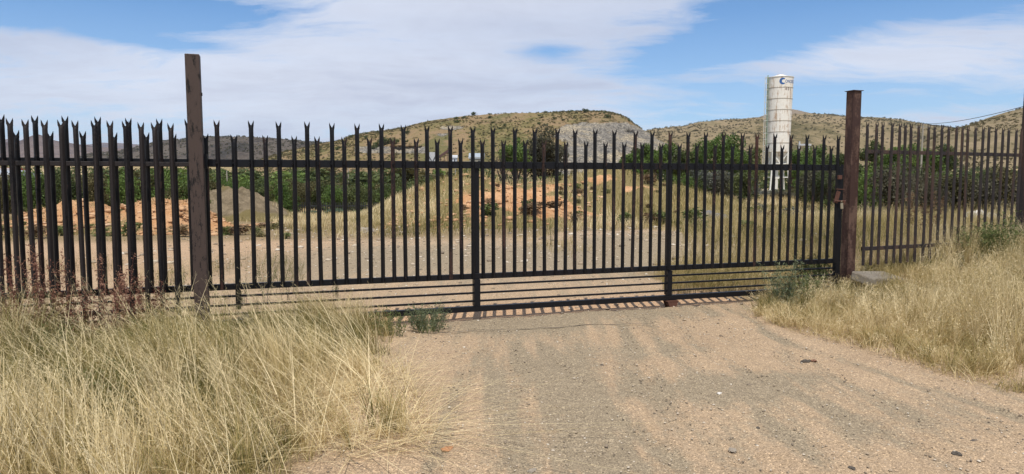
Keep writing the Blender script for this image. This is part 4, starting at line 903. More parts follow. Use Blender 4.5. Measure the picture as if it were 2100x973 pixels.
def wrap_text(txt, name, size, x_start, z, mat, sx=1.0):
    cu = bpy.data.curves.new(name, 'FONT'); cu.body = txt; cu.size = size; cu.resolution_u = 3; cu.offset = 0.012 * size
    to = bpy.data.objects.new(name, cu); C.objects.link(to); bpy.context.view_layer.update()
    me = bpy.data.meshes.new_from_object(to.evaluated_get(bpy.context.evaluated_depsgraph_get())); bpy.data.objects.remove(to)
    import bmesh
    bm = bmesh.new(); bm.from_mesh(me)
    for _ in range(2):
        ed = [e for e in bm.edges if e.calc_length() > 0.25]
        if ed: bmesh.ops.subdivide_edges(bm, edges=ed, cuts=2)
    bmesh.ops.triangulate(bm, faces=bm.faces[:]); base = math.atan2(-silo.location.y, -silo.location.x)
    for v in bm.verts:
        zz_ = z + v.co.y; r = rad(zz_) + 0.012; a = base + (x_start + v.co.x * sx) / r
        v.co = (math.cos(a) * r, math.sin(a) * r, zz_)
    bm.to_mesh(me); bm.free(); me.materials.clear(); me.materials.append(mat)
    o = bpy.data.objects.new(name, me); C.objects.link(o); o.parent = silo; return o
# big C logo (ring with a gap) then the rest of the word, wrapping round the shell
mb = MB(); zL = zz0(170); base = math.atan2(-silo.location.y, -silo.location.x)
def cyl(u, z, dr=0.014): r = rad(z) + dr; a = base + u / r; return (math.cos(a) * r, math.sin(a) * r, z)
K = 22; v = []; f = []
for k in range(K + 1):
    a = R(48 + 264 * k / K); t = 0.30
    v += [cyl(0.36 + 0.47 * math.cos(a), zL + 0.47 * math.sin(a)), cyl(0.40 + (0.47 - t * (0.55 + 0.45 * math.sin(math.pi * k / K))) * math.cos(a), zL + (0.47 - t * (0.55 + 0.45 * math.sin(math.pi * k / K))) * math.sin(a))]
f = [(2 * k, 2 * k + 1, 2 * k + 3, 2 * k + 2) for k in range(K)]; mb.add(v, f); mb.build('lettering', M_blue, silo)
wrap_text('ONCRETE', 'lettering', 0.62, 0.70, zL - 0.24, M_blue, 0.74)
wrap_text('4 0 t', 'lettering', 0.55, 0.74, zz0(188.5), M_rust, 0.9)

# ------------------------------------------------------------------ trees
tree(1056, 262, 58, 84, 0.28, L_green, 'tall yellow green tree behind the mound, left of the dark one', None, n=9000, leaf=0.085, keep=0.6)
tree(1112, 252, 60, 104, 0.16, L_brown, 'large dark grey green tree behind the mound', None, n=17000, leaf=0.085, lob=22, keep=0.72)
tree(1030, 285, 68, 40, 0.3, L_brown, 'thin half bare tree left of the tall yellow green tree', None, n=900, leaf=0.07, keep=0.5)
tg = 'pines and broadleaf trees in the row behind the yard'
rows = [(1287, 300, 96, 40, 'green'), (1305, 291, 100, 34, 'dark'), (1322, 290, 92, 44, 'green'), (1347, 300, 98, 42, 'green'), (1380, 284, 100, 50, 'green'), (1405, 296, 94, 40, 'dark'),
        (1432, 296, 96, 46, 'green'), (1478, 276, 92, 76, 'green'), (1512, 296, 98, 50, 'green'), (1536, 302, 100, 36, 'dark'), (1556, 286, 120, 20, 'dark')]
rl = ['bushy green tree nearest the quarry face', 'dark narrow tree right of the quarry face', 'round green tree just left of the quarry edge gap', 'low green tree below the valley between the hills', 'tall green tree under the saddle of the hills',
      'dark tree left of the broad umbrella tree', 'green tree touching the broad umbrella tree', 'broad umbrella shaped green tree between quarry and silo', 'green tree right of the broad umbrella tree', 'dark tree close to the left of the silo', 'slim dark tree touching the ladder side of the silo']
for (px, yt, D, w, k), lb in zip(rows, rl):
    tree(px, yt, D, w * 1.4, 0.15, dict(green=L_green, dark=L_dark)[k], lb, tg, n=6500, leaf=0.15, lob=13, keep=0.8)
rows2 = [(1625, 305, 112, 46, 'lime'), (1652, 300, 116, 44, 'green'), (1690, 286, 118, 40, 'green'), (1712, 292, 112, 36, 'dark'), (1665, 318, 104, 50, 'green'), (1790, 280, 110, 44, 'dark'), (1830, 290, 105, 50, 'green'), (1870, 284, 112, 50, 'green'), (1910, 292, 104, 44, 'green'), (1940, 288, 112, 44, 'dark')]
rl2 = ['bright green tree close to the right of the silo', 'green tree in line between the silo and the rusty gatepost', 'round topped tree left of the rusty gatepost', 'dark tree just left of the rusty gatepost', 'low green tree in front of the silo trees',
       'dark tree just right of the rusty gatepost', 'second tree right of the rusty gatepost', 'broad green tree behind the middle of the right fence', 'green tree behind the right fence under the wire', 'dark tree farthest right behind the right fence']
for (px, yt, D, w, k), lb in zip(rows2, rl2):
    tree(px, yt, D, w * 1.35, 0.15, dict(green=L_green, dark=L_dark, lime=L_green)[k], lb, tg, n=5500, leaf=0.15, lob=12, keep=0.8)

# ------------------------------------------------------------------ bushes: thickets
gA = 'dark bushes in the thicket behind the left fence'
for k in range(30):
    px = -60 + 16.5 * k + random.uniform(-8, 8); D = random.uniform(36, 47); yt = random.uniform(344, 372) + (12 if px > 330 else 0)
    place_bush(px, yt, D, random.uniform(55, 88), random.choice(['dark', 'green', 'dark', 'olive']), 'dark green bush in the thicket behind the orange soil heap', gA)
gB = 'dark bushes in the dip beyond the spoil heap'
for k in range(36):
    px = 560 + 9.5 * k + random.uniform(-8, 8); D = random.uniform(62, 84); yt = 384 - 0.2 * (D - 62) + random.uniform(-10, 8) - (10 if px > 820 else 0)
    place_bush(px, yt, D, random.uniform(46, 76), random.choice(['dark', 'dark', 'dark', 'olive', 'green']), 'dense dark bush in the dip between spoil heap and mound', gB)
for k in range(16):
    px = 415 + 13 * k + random.uniform(-6, 6); D = random.uniform(52, 70)
    place_bush(px, random.uniform(364, 384), D, random.uniform(44, 70), random.choice(['green', 'olive', 'dark']), 'bush standing behind the grey spoil heap', 'bushes behind the spoil heap')
for px, yt, D, w, k, lb in ((690, 428, 44, 60, 'blue', 'low blue green bush left of the mound in the yard'), (640, 432, 42, 50, 'blue', 'low blue green bush right of the spoil heap'), (738, 432, 43, 30, 'green', 'small rounded bush at the foot of the mound'),
                            (915, 370, 33, 34, 'blue', 'round grey green bush on the left shoulder of the mound'), (340, 365, 30, 0, 'olive', None)):
    if lb: place_bush(px, yt, D, w, k, lb)
gC = 'shrubs in the dark hedge behind the meadow'
for k in range(44):
    px = 1405 + 17.2 * k + random.uniform(-8, 8)
    D = random.uniform(52, 72); kind = 'grey' if 1430 < px < 1580 and random.random() < 0.75 else random.choice(['dark', 'brown', 'olive', 'dark', 'brown'])
    yt = random.uniform(342, 362) if px > 1430 else random.uniform(358, 372)
    if 1545 < px < 1650: D = random.uniform(56, 66); yt = random.uniform(382, 394)
    lb = {'grey': 'silvery grey shrub in the hedge left of the silo'}.get(kind, 'dark shrub in the hedge behind the meadow')
    place_bush(px, yt, D, random.uniform(56, 86), kind, lb, gC if kind != 'grey' else 'silvery shrubs in the hedge left of the silo')
for px, yt, D, w, k in ((1240, 352, 50, 40, 'green'), (1290, 352, 52, 44, 'green'), (1330, 350, 50, 40, 'olive'), (1370, 352, 54, 44, 'dark'), (1400, 356, 50, 40, 'green'), (1000, 350, 58, 50, 'dark'), (960, 346, 60, 50, 'green'), (1150, 350, 62, 50, 'dark'), (1180, 346, 62, 44, 'olive'), (1215, 344, 66, 44, 'dark')):
    place_bush(px, yt, D, w, k, 'bush peeping over the crest of the grassy mound', 'bushes just behind the mound crest')
for k in range(26):
    px = 1770 + 15 * k + random.uniform(-7, 7); kind = random.choice(['brown', 'dark', 'olive', 'brown', 'green'])
    place_bush(px, random.uniform(338, 372) - (8 if px < 1900 else 0), random.uniform(27, 38), random.uniform(56, 96), kind, 'dense bush behind the right palisade fence', 'bushes behind the right fence')
for k in range(9):
    px = 1655 + 13 * k + random.uniform(-5, 5)
    place_bush(px, random.uniform(350, 372), random.uniform(40, 48), random.uniform(46, 70), random.choice(['dark', 'brown', 'olive']), 'dark bush between the silo and the rusty gatepost', 'dark bushes left of the rusty gatepost')
# bushes low on the meadow and mound
gl2 = 'low scrub plants on the mound and meadow'
for k in range(60):
    px, D = random.uniform(905, 1400), random.uniform(24, 37); x_ = gx(px, D); zb = float(HH(np.array([x_]), np.array([D]))[0])
    kd = random.choice(['red', 'olive', 'red', 'green']); me = random.choice(LOW[kd]); o = bpy.data.objects.new('scrub_plant', me); C.objects.link(o); s = random.choice([0.2, 0.25, 0.3, 0.4, 0.55, 0.75])
    o.location = (x_, D, zb - 0.04); o.scale = (s, s, s * random.uniform(0.45, 0.75)); o.rotation_euler = (0, 0, random.uniform(0, 6)); tag(o, 'low brownish scrub plant growing on the grassy mound', 'scrub plant', gl2)
for k in range(40):
    px, D = random.uniform(1420, 2100), random.uniform(16, 44); x_ = gx(px, D); zb = Hs(x_, D)
    kd = random.choice(['red', 'olive', 'grey', 'green']); me = random.choice(LOW[kd]); o = bpy.data.objects.new('scrub_plant', me); C.objects.link(o); s = random.uniform(0.25, 0.8)
    o.location = (x_, D, zb - 0.04); o.scale = (s, s, s * random.uniform(0.6, 0.9)); o.rotation_euler = (0, 0, random.uniform(0, 6)); tag(o, 'low scrub plant in the meadow behind the right half of the gate', 'scrub plant', 'low scrub plants in the meadow')
for k in range(34):
    px, D = random.uniform(-30, 600), random.uniform(19, 25); x_ = gx(px, D); zb = float(HH(np.array([x_]), np.array([D]))[0])
    if z_grey(np.array([x_]), np.array([D]))[0] > 0.2: continue
    kd = random.choice(['red', 'olive', 'green', 'green']); me = random.choice(LOW[kd]); o = bpy.data.objects.new('scrub_plant', me); C.objects.link(o); s = random.uniform(0.2, 0.6)
    o.location = (x_, D, zb - 0.04); o.scale = (s, s, s * random.uniform(0.45, 0.8)); o.rotation_euler = (0, 0, random.uniform(0, 6)); tag(o, 'low scrub plant on or before the orange soil heap', 'scrub plant', 'low scrub plants by the soil heap')

# scrub on the plain: individually placed, far
gP = 'far bushes scattered over the plain below the hills'
cnt = 0
for k in range(190):
    D = random.uniform(95, 290); px = random.uniform(200, 1010)
    x_ = gx(px, D); w = random.uniform(2.5, 6.5); h = w * random.uniform(0.45, 0.8); kd = random.choice(['dark', 'olive', 'green', 'dark'])
    o = bpy.data.objects.new('bush', random.choice(FAR[kd])); C.objects.link(o); o.location = (x_, D, Hs(x_, D) - 0.1); o.scale = (w, w, h); o.rotation_euler = (0, 0, random.uniform(0, 6))
    tag(o, 'far green bush on the plain between yard and hills', 'bush', gP)
def hill_pts(PT, n, tmin, tmax, rk=None, rmax=0.3, extra=None):
    n0, n1 = PT.shape[:2]; nT = n1 - 14; i = rng.integers(0, n0, n * 3); j = (rng.uniform(tmin, tmax, n * 3) * (nT - 1)).astype(int); p_ = PT[i, j] + 0
    if rk is not None: p_ = p_[rk[i, j] < rmax]
    PX, PY = px_of(p_[:, 0], p_[:, 1], p_[:, 2]); k = (PX > -40) & (PX < 2140); p_ = p_[k]
    d = fbm(p_[:, 0] * 0.02, p_[:, 2] * 0.08, 3); k = rng.random(len(p_)) < np.clip((d - 0.3) * 3, 0.1, 1); return p_[k][:n]
# named shrubs on the nearest hill
gH = 'dark shrubs dotted over the flat topped hill'
for x_, y_, z_ in hill_pts(PE, 90, 0.1, 0.8, rkE):
    w = random.uniform(1.5, 3.2); o = bpy.data.objects.new('shrub', random.choice(FAR['dark'])); C.objects.link(o); o.location = (x_, y_, z_ - 0.4); o.scale = (w, w, w * random.uniform(0.5, 0.8)); tag(o, 'dark shrub on the slope of the flat topped hill', 'shrub', gH)
for px, t_, w in ((1200, 0.66, 4.5), (1247, 0.52, 3.6), (775, 0.35, 5), (788, 0.36, 6), (800, 0.36, 5), (812, 0.34, 5), (836, 0.46, 4), (762, 0.32, 4.5), (972, 0.80, 4), (1305, 0.95, 3.5)):
    i = int((px - 480) / 980 * 799); j = int(t_ * 109); x_, y_, z_ = PE[i, j]; o = bpy.data.objects.new('shrub', random.choice(FAR['dark'])); C.objects.link(o); o.location = (x_, y_ - 1, z_ - 0.6); o.scale = (w, w, w * 0.75)
    tag(o, 'large dark shrub on the slope of the flat topped hill', 'shrub', 'large dark shrubs on the flat topped hill')
def scrub_stuff(name, PTS, w0, w1, label, mat, nl=26):
    out = []; Ts = []
    for p_ in PTS:
        w = rng.uniform(w0, w1); P_ = p_ + rng.normal(size=(nl, 3)) * np.array([w * 0.26, w * 0.26, w * 0.16]) + np.array([0, 0, w * 0.2]); out.append(P_); Ts.append(np.full(nl, rng.random()))
    P_ = np.concatenate(out); V, Fc, T = leaf_quads(P_, w0 * 0.28, np.concatenate(Ts), 0.3, 0.8); o = mesh_np(name, V, Fc, mat, attrs={'tint': T}); tag(o, label, 'scrub', kind='stuff')
scrub_stuff('hillside_scrub', hill_pts(PE, 3600, 0.06, 0.88, rkE, 0.5), 0.7, 2.0, 'low scrub covering the flat topped hill', L_olive)
scrub_stuff('hillside_scrub', hill_pts(PF, 4200, 0.02, 1.0), 1.1, 3.0, 'low scrub covering the right hill', L_brown)
scrub_stuff('hillside_scrub', hill_pts(PHh, 1800, 0.02, 1.0), 1.0, 2.4, 'low scrub covering the slope at far right', L_olive)
scrub_stuff('hillside_scrub', hill_pts(PD, 3000, 0.02, 1.0), 1.6, 3.8, 'low scrub covering the dark left hill', L_brown)
n = 2600; D = rng.uniform(110, 420, n); x_ = gx(rng.uniform(-50, 2150, n), D); scrub_stuff('plain_scrub', np.stack([x_, D, H(x_, D)], -1), 1.2, 4.0, 'low scrub spread over the plain', L_dark, 22)

# ------------------------------------------------------------------ far structures
M_bld = paint_metal('white_sheeting', (0.42, 0.43, 0.44), (0.45, 0.45, 0.45), 0.7, 0.6, 0.6)
M_roof = paint_metal('pale_roof_sheet', (0.28, 0.31, 0.34), (0.36, 0.39, 0.42), 0.6, 0.5, 0.6)
M_redr = paint_metal('red_roof', (0.35, 0.09, 0.06), (0.25, 0.08, 0.06), 0.6, 0.6, 0.6)
M_conv = paint_metal('conveyor_brown', (0.09, 0.05, 0.045), (0.14, 0.08, 0.06), 0.6, 0.7, 0.6)
M_pole = paint_metal('weathered_pole', (0.27, 0.25, 0.21), (0.18, 0.16, 0.14), 0.55, 0.8, 1)
M_darksteel = paint_metal('dark_steel', (0.03, 0.03, 0.03), (0.06, 0.05, 0.04), 0.6, 0.6, 3)
D = 290.0; k1 = D / F
def zat(py, D_): return at(1050, py, D_).z
def xat(px, D_): return gx(px, D_)
b0 = empty('screening_bin', (xat(888, D), D, zat(345, D)), label='white steel bin with crossed braces far behind the gate', cat='bin building'); H0 = zat(312, D) - zat(345, D)
mb = MB(); mb.box((0, 0, H0 * 0.62), (13.5 * k1, 2.4, H0 * 0.72)); mb.build('bin', M_bld, b0)
mb = MB(); w = 6.2 * k1
for s in (-1, 1): mb.bar((s * w, -1.35, 0), (-s * w, -1.35, H0 * 0.72), 0.15, 0.22); mb.bar((s * w, -1.35, -1), (s * w, -1.35, H0), 0.15, 0.22)
mb.build('brace', M_darksteel, b0)
cv = empty('conveyor', (xat(908, D), D, zat(335, D)), label='inclined brown conveyor beside the white steel bin', cat='conveyor')
mb = MB(); mb.bar((-12 * k1, 0, zat(326, D) - zat(335, D)), (13 * k1, 0, zat(309, D) - zat(335, D)), 1.0, 0.9); mb.build('belt_frame', M_conv, cv)
for s, yy in ((-4, 322), (4, 317), (10, 312)):
    mb = MB(); mb.bar((s * k1, 0, -1), (s * k1, 0, zat(yy, D) - zat(335, D)), 0.25, 0.25); mb.build('leg', M_conv, cv)
def house(px0, px1, yt, yb, D_, label, wall, roofm, depth=6, pitch=0.5):
    w = (px1 - px0) / F * D_; z0 = zat(yb, D_); h = zat(yt, D_) - z0; r = empty('building', (xat((px0 + px1) / 2, D_), D_ + depth / 2, z0), label=label, cat='building')
    mb = MB(); mb.box((0, 0, h * 0.30), (w, depth, h * 0.6 + 1)); mb.build('wall', wall, r)
    mb = MB(); hw = w / 2 + 0.3; hd = depth / 2 + 0.3; e0_ = h * 0.6 + 0.5 - h * 0.0; e0_ = h * 0.8
    mb.add([(-hw, -hd, e0_ - h * .2), (hw, -hd, e0_ - h * .2), (hw, hd, e0_ - h * .2), (-hw, hd, e0_ - h * .2), (-hw, 0, h), (hw, 0, h)], [(0, 1, 5, 4), (2, 3, 4, 5), (0, 4, 3), (1, 2, 5), (3, 2, 1, 0)]); mb.build('roof', roofm, r)
    mb = MB(); mb.box((w * 0.2, -depth / 2 - 0.03, h * 0.28), (w * 0.18, 0.06, h * 0.3)); mb.build('window', M_darksteel, r)
house(924, 937, 318, 334, 285, 'small white building right of the conveyor', M_bld, M_bld, 5)
house(930, 962, 331, 342, 280, 'low grey shed in front of the small white building', M_roof, M_roof, 5)
house(-60, 22, 349, 385, 85, 'pale blue roofed building at the far left edge', M_bld, M_roof, 6)
house(-40, 24, 344, 362, 120, 'red roofed building behind the pale one at far left', M_bld, M_redr, 5)
house(236, 256, 366, 390, 60, 'white shed roof showing among the left bushes', M_bld, M_roof, 3)
house(1356, 1366, 310, 326, 180, 'small pale building among the trees right of the quarry', M_bld, M_bld, 4)
house(963, 992, 314, 342, 270, 'grey block building left of the trees on the plain', heap_mat('grey_block', (0.25, 0.24, 0.2), (0.3, 0.28, 0.23), (0.2, 0.19, 0.16)), M_roof, 5)
gt = empty('gantry', (xat(1642, 150), 150, zat(312, 150)), label='small white steel gantry right of the silo', cat='gantry')
mb = MB(); mb.bar((-0.7, 0, -4), (-0.7, 0, 2.2), 0.25, 0.25); mb.bar((1.4, 0, -4), (1.4, 0, 1.6), 0.2, 0.2); mb.build('leg', M_bld, gt)
mb = MB(); mb.box((0.4, 0, 1.5), (2.6, 0.6, 0.35)); mb.build('platform', M_bld, gt)
def pole(px, yt, D_, w, label, arm=True, group=None, mat=None):
    t = at(px, yt, D_); zg = Hs(t.x, t.y); r = empty('utility_pole', (t.x, t.y, zg), label=label, cat='pole', group=group)
    mb = MB(); mb.tube((0, 0, -0.3), (0, 0, t.z - zg), w, w * 0.75, 8); mb.build('shaft', mat or M_pole, r)
    if arm: mb = MB(); mb.bar((-0.9, 0, t.z - zg - 0.4), (0.9, 0, t.z - zg - 0.4), 0.12, 0.12); mb.build('cross_arm', mat or M_pole, r)
for px, yt, D_, w, lb in ((1163, 300, 70, 0.10, 'pale pole right of the big dark tree'), (823, 343, 120, 0.10, 'thin pale pole on the plain left of the white bin'), (714, 345, 120, 0.10, 'thin pale pole below the pale cliff band'), (959, 340, 115, 0.10, 'thin pale pole just left of the gate stile'), (934, 342, 118, 0.09, 'thin pale pole left of its twin near the gate stile'), (465, 350, 100, 0.10, 'thin pale pole right of the tall gatepost'), (1893, 254, 85, 0.12, 'thin pole carrying the overhead wire on the right'), (10, 308, 300, 0.16, 'far pole at the left edge below the mountains')):
    pole(px, yt, D_, w, lb, arm=px in (1893, 10))
a_ = at(1893, 254, 85); b_ = at(2330, 150, 24); mb = MB(); last = a_
for k in range(1, 25):
    t = k / 24; q = a_.lerp(b_, t); q.z -= 0.5 * 4 * t * (1 - t); mb.tube(last, q, 0.028 - 0.014 * t, n=6); last = q
tag(mb.build('overhead_wire', M_darksteel), 'thin overhead wire sloping across the sky on the right', 'wire')
pyl = empty('pylon', at(632, 300, 800), label='faint lattice pylon on the ridge left of the flat topped hill', cat='pylon'); mb = MB(); h = 12
for s in (-1, 1): mb.bar((s * 2, 0, -8), (s * 0.4, 0, h), 0.3, 0.3)
for z in (h * 0.7, h * 0.95): mb.bar((-3, 0, z), (3, 0, z), 0.3, 0.3)
for k in range(4): mb.bar((-1.6 + 0.3 * k, 0, -6 + 4 * k), (1.3 - 0.3 * k, 0, -2 + 4 * k), 0.2, 0.2)
mb.build('lattice', M_pole, pyl)
# far palisade fence in the dip
fy_ = 54.0; fe = empty('palisade_fence', (xat(590, fy_), fy_, 0), label='low distant black palisade fence in the dip before the dark bushes', cat='fence'); zt_f = zat(416, fy_); L_ = xat(845, fy_) - xat(590, fy_)
mb = MB(); mb.box((0, 0, zt_f - 0.85), (0.05, 0.04, 1.7)); mb.add([(-0.025, 0, zt_f), (0.025, 0, zt_f), (0, 0, zt_f + 0.08)], [(0, 1, 2)]); po = mb.build('pale', M_darksteel, fe); pme = po.data; bpy.data.objects.remove(po)
for k in range(60): add_part('pale', pme, fe, (L_ * k / 59, 0, 0))
for z in (zt_f - 0.25, zt_f - 1.3): mb = MB(); mb.box((L_ / 2, 0.03, z), (L_, 0.05, 0.09)); mb.build('rail', M_darksteel, fe)

# ------------------------------------------------------------------ weeds
def weed(px, py, D_, hgt_, nst, mat, leaf, nl, label, group=None, spread=0.35, name='weed', zb=None, asp=0.35, base_w=0.08, lean=0.0, stem_m=None, low=0.15):
    p_ = at(px, py, D_) if zb is None else None; x_, y_ = (p_.x, p_.y); zg = Hs(x_, y_)
    root = empty(name, (x_, y_, zg), label=label, cat='weed', group=group); mb = MB(); LP = []
    for s in range(nst):
        a = random.uniform(0, 6.28); q = Vector((math.cos(a) * base_w * random.random(), math.sin(a) * base_w * random.random(), -0.02)); d = Vector((math.cos(a) * spread * random.random() + lean, math.sin(a) * spread * random.random(), 1)).normalized()
        L = hgt_ * random.uniform(0.6, 1.0); segs = 5; last = q
        for k in range(segs):
            d = (d + Vector((random.gauss(0, 0.08), random.gauss(0, 0.08), 0.0))).normalized(); nx_ = last + d * L / segs; mb.tube(last, nx_, 0.003 * (1 - k / 6), 0.003 * (1 - (k + 1) / 6), 4)
            f0 = (k + 0.5) / segs
            if f0 > low:
                for _ in range(int(nl / segs)):
                    t = random.random(); c_ = last.lerp(nx_, t); br = Vector((random.gauss(0, 1), random.gauss(0, 1), random.gauss(0.5, 0.6))).normalized() * random.uniform(0.2, 1.0) * leaf * 3.0
                    LP.append(tuple(c_ + br))
            last = nx_
    mb.build('stem', stem_m or M_bark, root)
    P_ = np.array(LP); P_[:, 2] = np.maximum(P_[:, 2], 0.01); V, Fc, T = leaf_quads(P_, leaf, rng.random(len(P_)), 0.6, asp); mesh_np('leaves', V, Fc, mat, root, attrs={'tint': T})
    return root
M_redstem, nt, b = new_mat('red_stem'); b.inputs['Base Color'].default_value = (0.20, 0.06, 0.045, 1); b.inputs['Roughness'].default_value = 0.8
M_grstem, nt, b = new_mat('green_stem'); b.inputs['Base Color'].default_value = (0.16, 0.17, 0.06, 1); b.inputs['Roughness'].default_value = 0.8
rw = [(70, 690, 6.0, 0.72), (118, 690, 6.1, 0.85), (150, 680, 6.2, 0.55), (205, 660, 6.3, 0.60), (238, 655, 6.3, 0.78), (270, 650, 6.4, 0.55), (310, 640, 6.7, 0.48), (20, 690, 6.0, 0.5)]
for k, (px, py, D_, h_) in enumerate(rw):
    weed(px, py, D_, h_ * 1.3, 10, L_red, 0.013, 150, 'reddish brown dock weed at the foot of the left fence', 'red weeds along the left fence', 0.28, stem_m=M_redstem)
for px, py, D_, h_ in ((330, 560, 9.0, 0.6), (545, 560, 9.0, 0.75), (590, 560, 9.2, 0.5), (500, 570, 8.8, 0.5), (365, 560, 9.5, 0.5), (1130, 495, 17, 0.7), (690, 560, 9.4, 0.35)):
    weed(px, py, D_, h_, 6, L_weed, 0.010, 60, 'thin straggly weed in the yard just behind the gate', 'straggly weeds behind the gate', 0.4)
p_ = ground(880, 678); weed(880, 678, p_.y, 0.33, 60, L_greyweed, 0.011, 60, 'bushy green weed at the left edge of the driveway under the gate', None, 0.9, base_w=0.16, stem_m=M_grstem, low=0.1)
p_ = ground(830, 690); weed(800, 690, p_.y, 0.30, 24, L_weed, 0.012, 40, 'green weed left of the bushy one at the driveway edge', None, 0.6, base_w=0.14, stem_m=M_grstem)
weed(1605, 640, 8.5, 0.66, 20, L_greyweed, 0.022, 90, 'leafy grey green weed before the right end of the gate', None, 0.30, base_w=0.15, asp=0.22, stem_m=M_grstem, low=0.05)
weed(1650, 635, 8.9, 0.46, 20, L_weed, 0.017, 60, 'lower green weed between the leafy weed and the rusty gatepost', None, 0.45, base_w=0.18, asp=0.3, stem_m=M_grstem)
weed(1665, 600, 9.9, 0.55, 26, L_dark, 0.02, 90, 'dark green weed behind the right end of the gate', None, 0.4, base_w=0.22, asp=0.35)
for px, D_, h_, lb in ((2000, 10.0, 0.55, 'leafy green weed under the right fence, leftmost of three'), (2050, 9.8, 0.65, 'leafy green weed under the right fence, middle of three'), (2095, 9.6, 0.75, 'leafy green weed by the far right fence post')):
    weed(px, 500, D_, h_ + 0.1, 26, L_weed, 0.020, 90, lb, None, 0.5, base_w=0.25, asp=0.35, stem_m=M_grstem)
for px, D_, lb in ((120, 5.6, 'tall pale green weed left of the fence footing'), (330, 5.0, 'green weed in the left verge below the gatepost'), (230, 4.3, 'dark green weed in the middle of the left verge')):
    p_ = at(px, 700, D_); weed(px, 700, D_, 0.42, 18, L_weed, 0.013, 60, lb, None, 0.35, base_w=0.12, asp=0.25, stem_m=M_grstem)
weed(1885, 520, 13.5, 1.0, 10, L_rbrown, 0.03, 90, 'rusty brown tall weed behind the right fence', None, 0.3, base_w=0.4, stem_m=M_redstem)

# ------------------------------------------------------------------ stones
def stone_verts(r, seed, flat=0.6):
    q = np.random.default_rng(seed); t = (1 + 5 ** .5) / 2
    v = np.array([(-1, t, 0), (1, t, 0), (-1, -t, 0), (1, -t, 0), (0, -1, t), (0, 1, t), (0, -1, -t), (0, 1, -t), (t, 0, -1), (t, 0, 1), (-t, 0, -1), (-t, 0, 1)]) / 1.9
    return v * q.uniform(0.65, 1.2, (12, 1)) * np.array([1.2, 0.9, flat]) * r
ICO = np.array([(0, 11, 5), (0, 5, 1), (0, 1, 7), (0, 7, 10), (0, 10, 11), (1, 5, 9), (5, 11, 4), (11, 10, 2), (10, 7, 6), (7, 1, 8), (3, 9, 4), (3, 4, 2), (3, 2, 6), (3, 6, 8), (3, 8, 9), (4, 9, 5), (2, 4, 11), (6, 2, 10), (8, 6, 7), (9, 8, 1)])
def stone_mat(name, c1, c2, c3=None):
    m, nt, b = new_mat(name); b.inputs['Specular IOR Level'].default_value = 0.1; t = attr(nt, 'tint'); c = ramp(nt, t, [(0, c1), (0.6, c2), (1, c3 or c2)]); n = noise(nt, pos(nt), 60, 4, 0.6)
    c = mix(nt, mth(nt, 'MULTIPLY', n, 0.5), c, tuple(q * 0.6 for q in c1)); setin(nt, b, 'Base Color', c); b.inputs['Roughness'].default_value = 0.9; bump(nt, b, n, 0.6, 0.004); return m
M_peb = stone_mat('pebbles', (0.20, 0.16, 0.12), (0.46, 0.36, 0.25), (0.72, 0.64, 0.52))
def gravel(n, xr, yr, s0, s1, poly=None, pw=3, onheap=False):
    x = rng.uniform(*xr, n); y = rng.uniform(*yr, n)
    if poly is not None: k = in_poly(x, y, poly); x, y = x[k], y[k]
    n = len(x); r = s0 + (s1 - s0) * rng.random(n) ** pw; pv = np.stack([stone_verts(1, s) for s in range(24)]); w = rng.integers(0, 24, n); a = rng.uniform(0, 6.28, n); c, s = np.cos(a), np.sin(a)
    v = pv[w] * r[:, None, None]; vx = v[..., 0] * c[:, None] - v[..., 1] * s[:, None]; vy = v[..., 0] * s[:, None] + v[..., 1] * c[:, None]
    z = H(x, y) + (fbm(x * 9, y * 7, 3) - 0.5) * 0.012
    if onheap: z = HH(x, y)
    V = np.stack([vx + x[:, None], vy + y[:, None], v[..., 2] + (z + r * 0.15)[:, None]], -1).reshape(-1, 3); Fc = (np.arange(n)[:, None, None] * 12 + ICO).reshape(-1, 3)
    return V, Fc, np.repeat(rng.random(n), 12)
polyG = [(-1.4, 2.6), (-0.9, 5), (-1.1, 6.8), (-1.3, 7.6), (3.0, 9.0), (3.9, 5.6), (6, 2.6)]
M_clod = stone_mat('soil_clods', (0.36, 0.20, 0.10), (0.55, 0.33, 0.18), (0.66, 0.46, 0.29))
v, f, t = gravel(1500, (-18.5, -8.5), (20.5, 26.5), 0.025, 0.14, None, 4, True); v2, f2, t2 = gravel(1100, (-4.5, 4), (23, 33), 0.03, 0.15, None, 4, True)
tag(mesh_np('clods', np.concatenate([v, v2]), np.concatenate([f, f2 + len(v)]), M_clod, attrs={'tint': np.concatenate([t, t2])}), 'crumbled orange soil clods on and around the heaps', 'soil clods', kind='stuff')
parts = [gravel(1500, (-9, 7), (13, 24), 0.02, 0.08, None, 5), gravel(20000, (-1.6, 6), (2.8, 9), 0.0025, 0.011, polyG, 4), gravel(70, (-1.2, 5), (3, 8.5), 0.010, 0.022, polyG, 3), gravel(5000, (-6, 6), (8.4, 20), 0.005, 0.03, None, 4)]
V = []; Fc = []; T = []; off = 0
for v, f, t in parts: V.append(v); Fc.append(f + off); T.append(t); off += len(v)
tag(mesh_np('gravel', np.concatenate(V), np.concatenate(Fc), M_peb, attrs={'tint': np.concatenate(T)}), 'loose pebbles and grit strewn over the driveway and yard', 'gravel', kind='stuff')
jA, jB = ground(880, 684), ground(1340, 664); JV = []  # thin dark strip on the ground, painted as the overhead wire's cast shadow
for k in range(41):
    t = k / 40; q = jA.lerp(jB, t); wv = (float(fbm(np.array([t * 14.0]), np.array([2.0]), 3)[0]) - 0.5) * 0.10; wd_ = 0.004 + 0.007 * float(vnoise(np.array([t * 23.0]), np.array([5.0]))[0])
    for sg in (-1, 1): yy_ = q.y + wv + sg * wd_; JV.append((q.x, yy_, Hs(q.x, yy_) + 0.011))
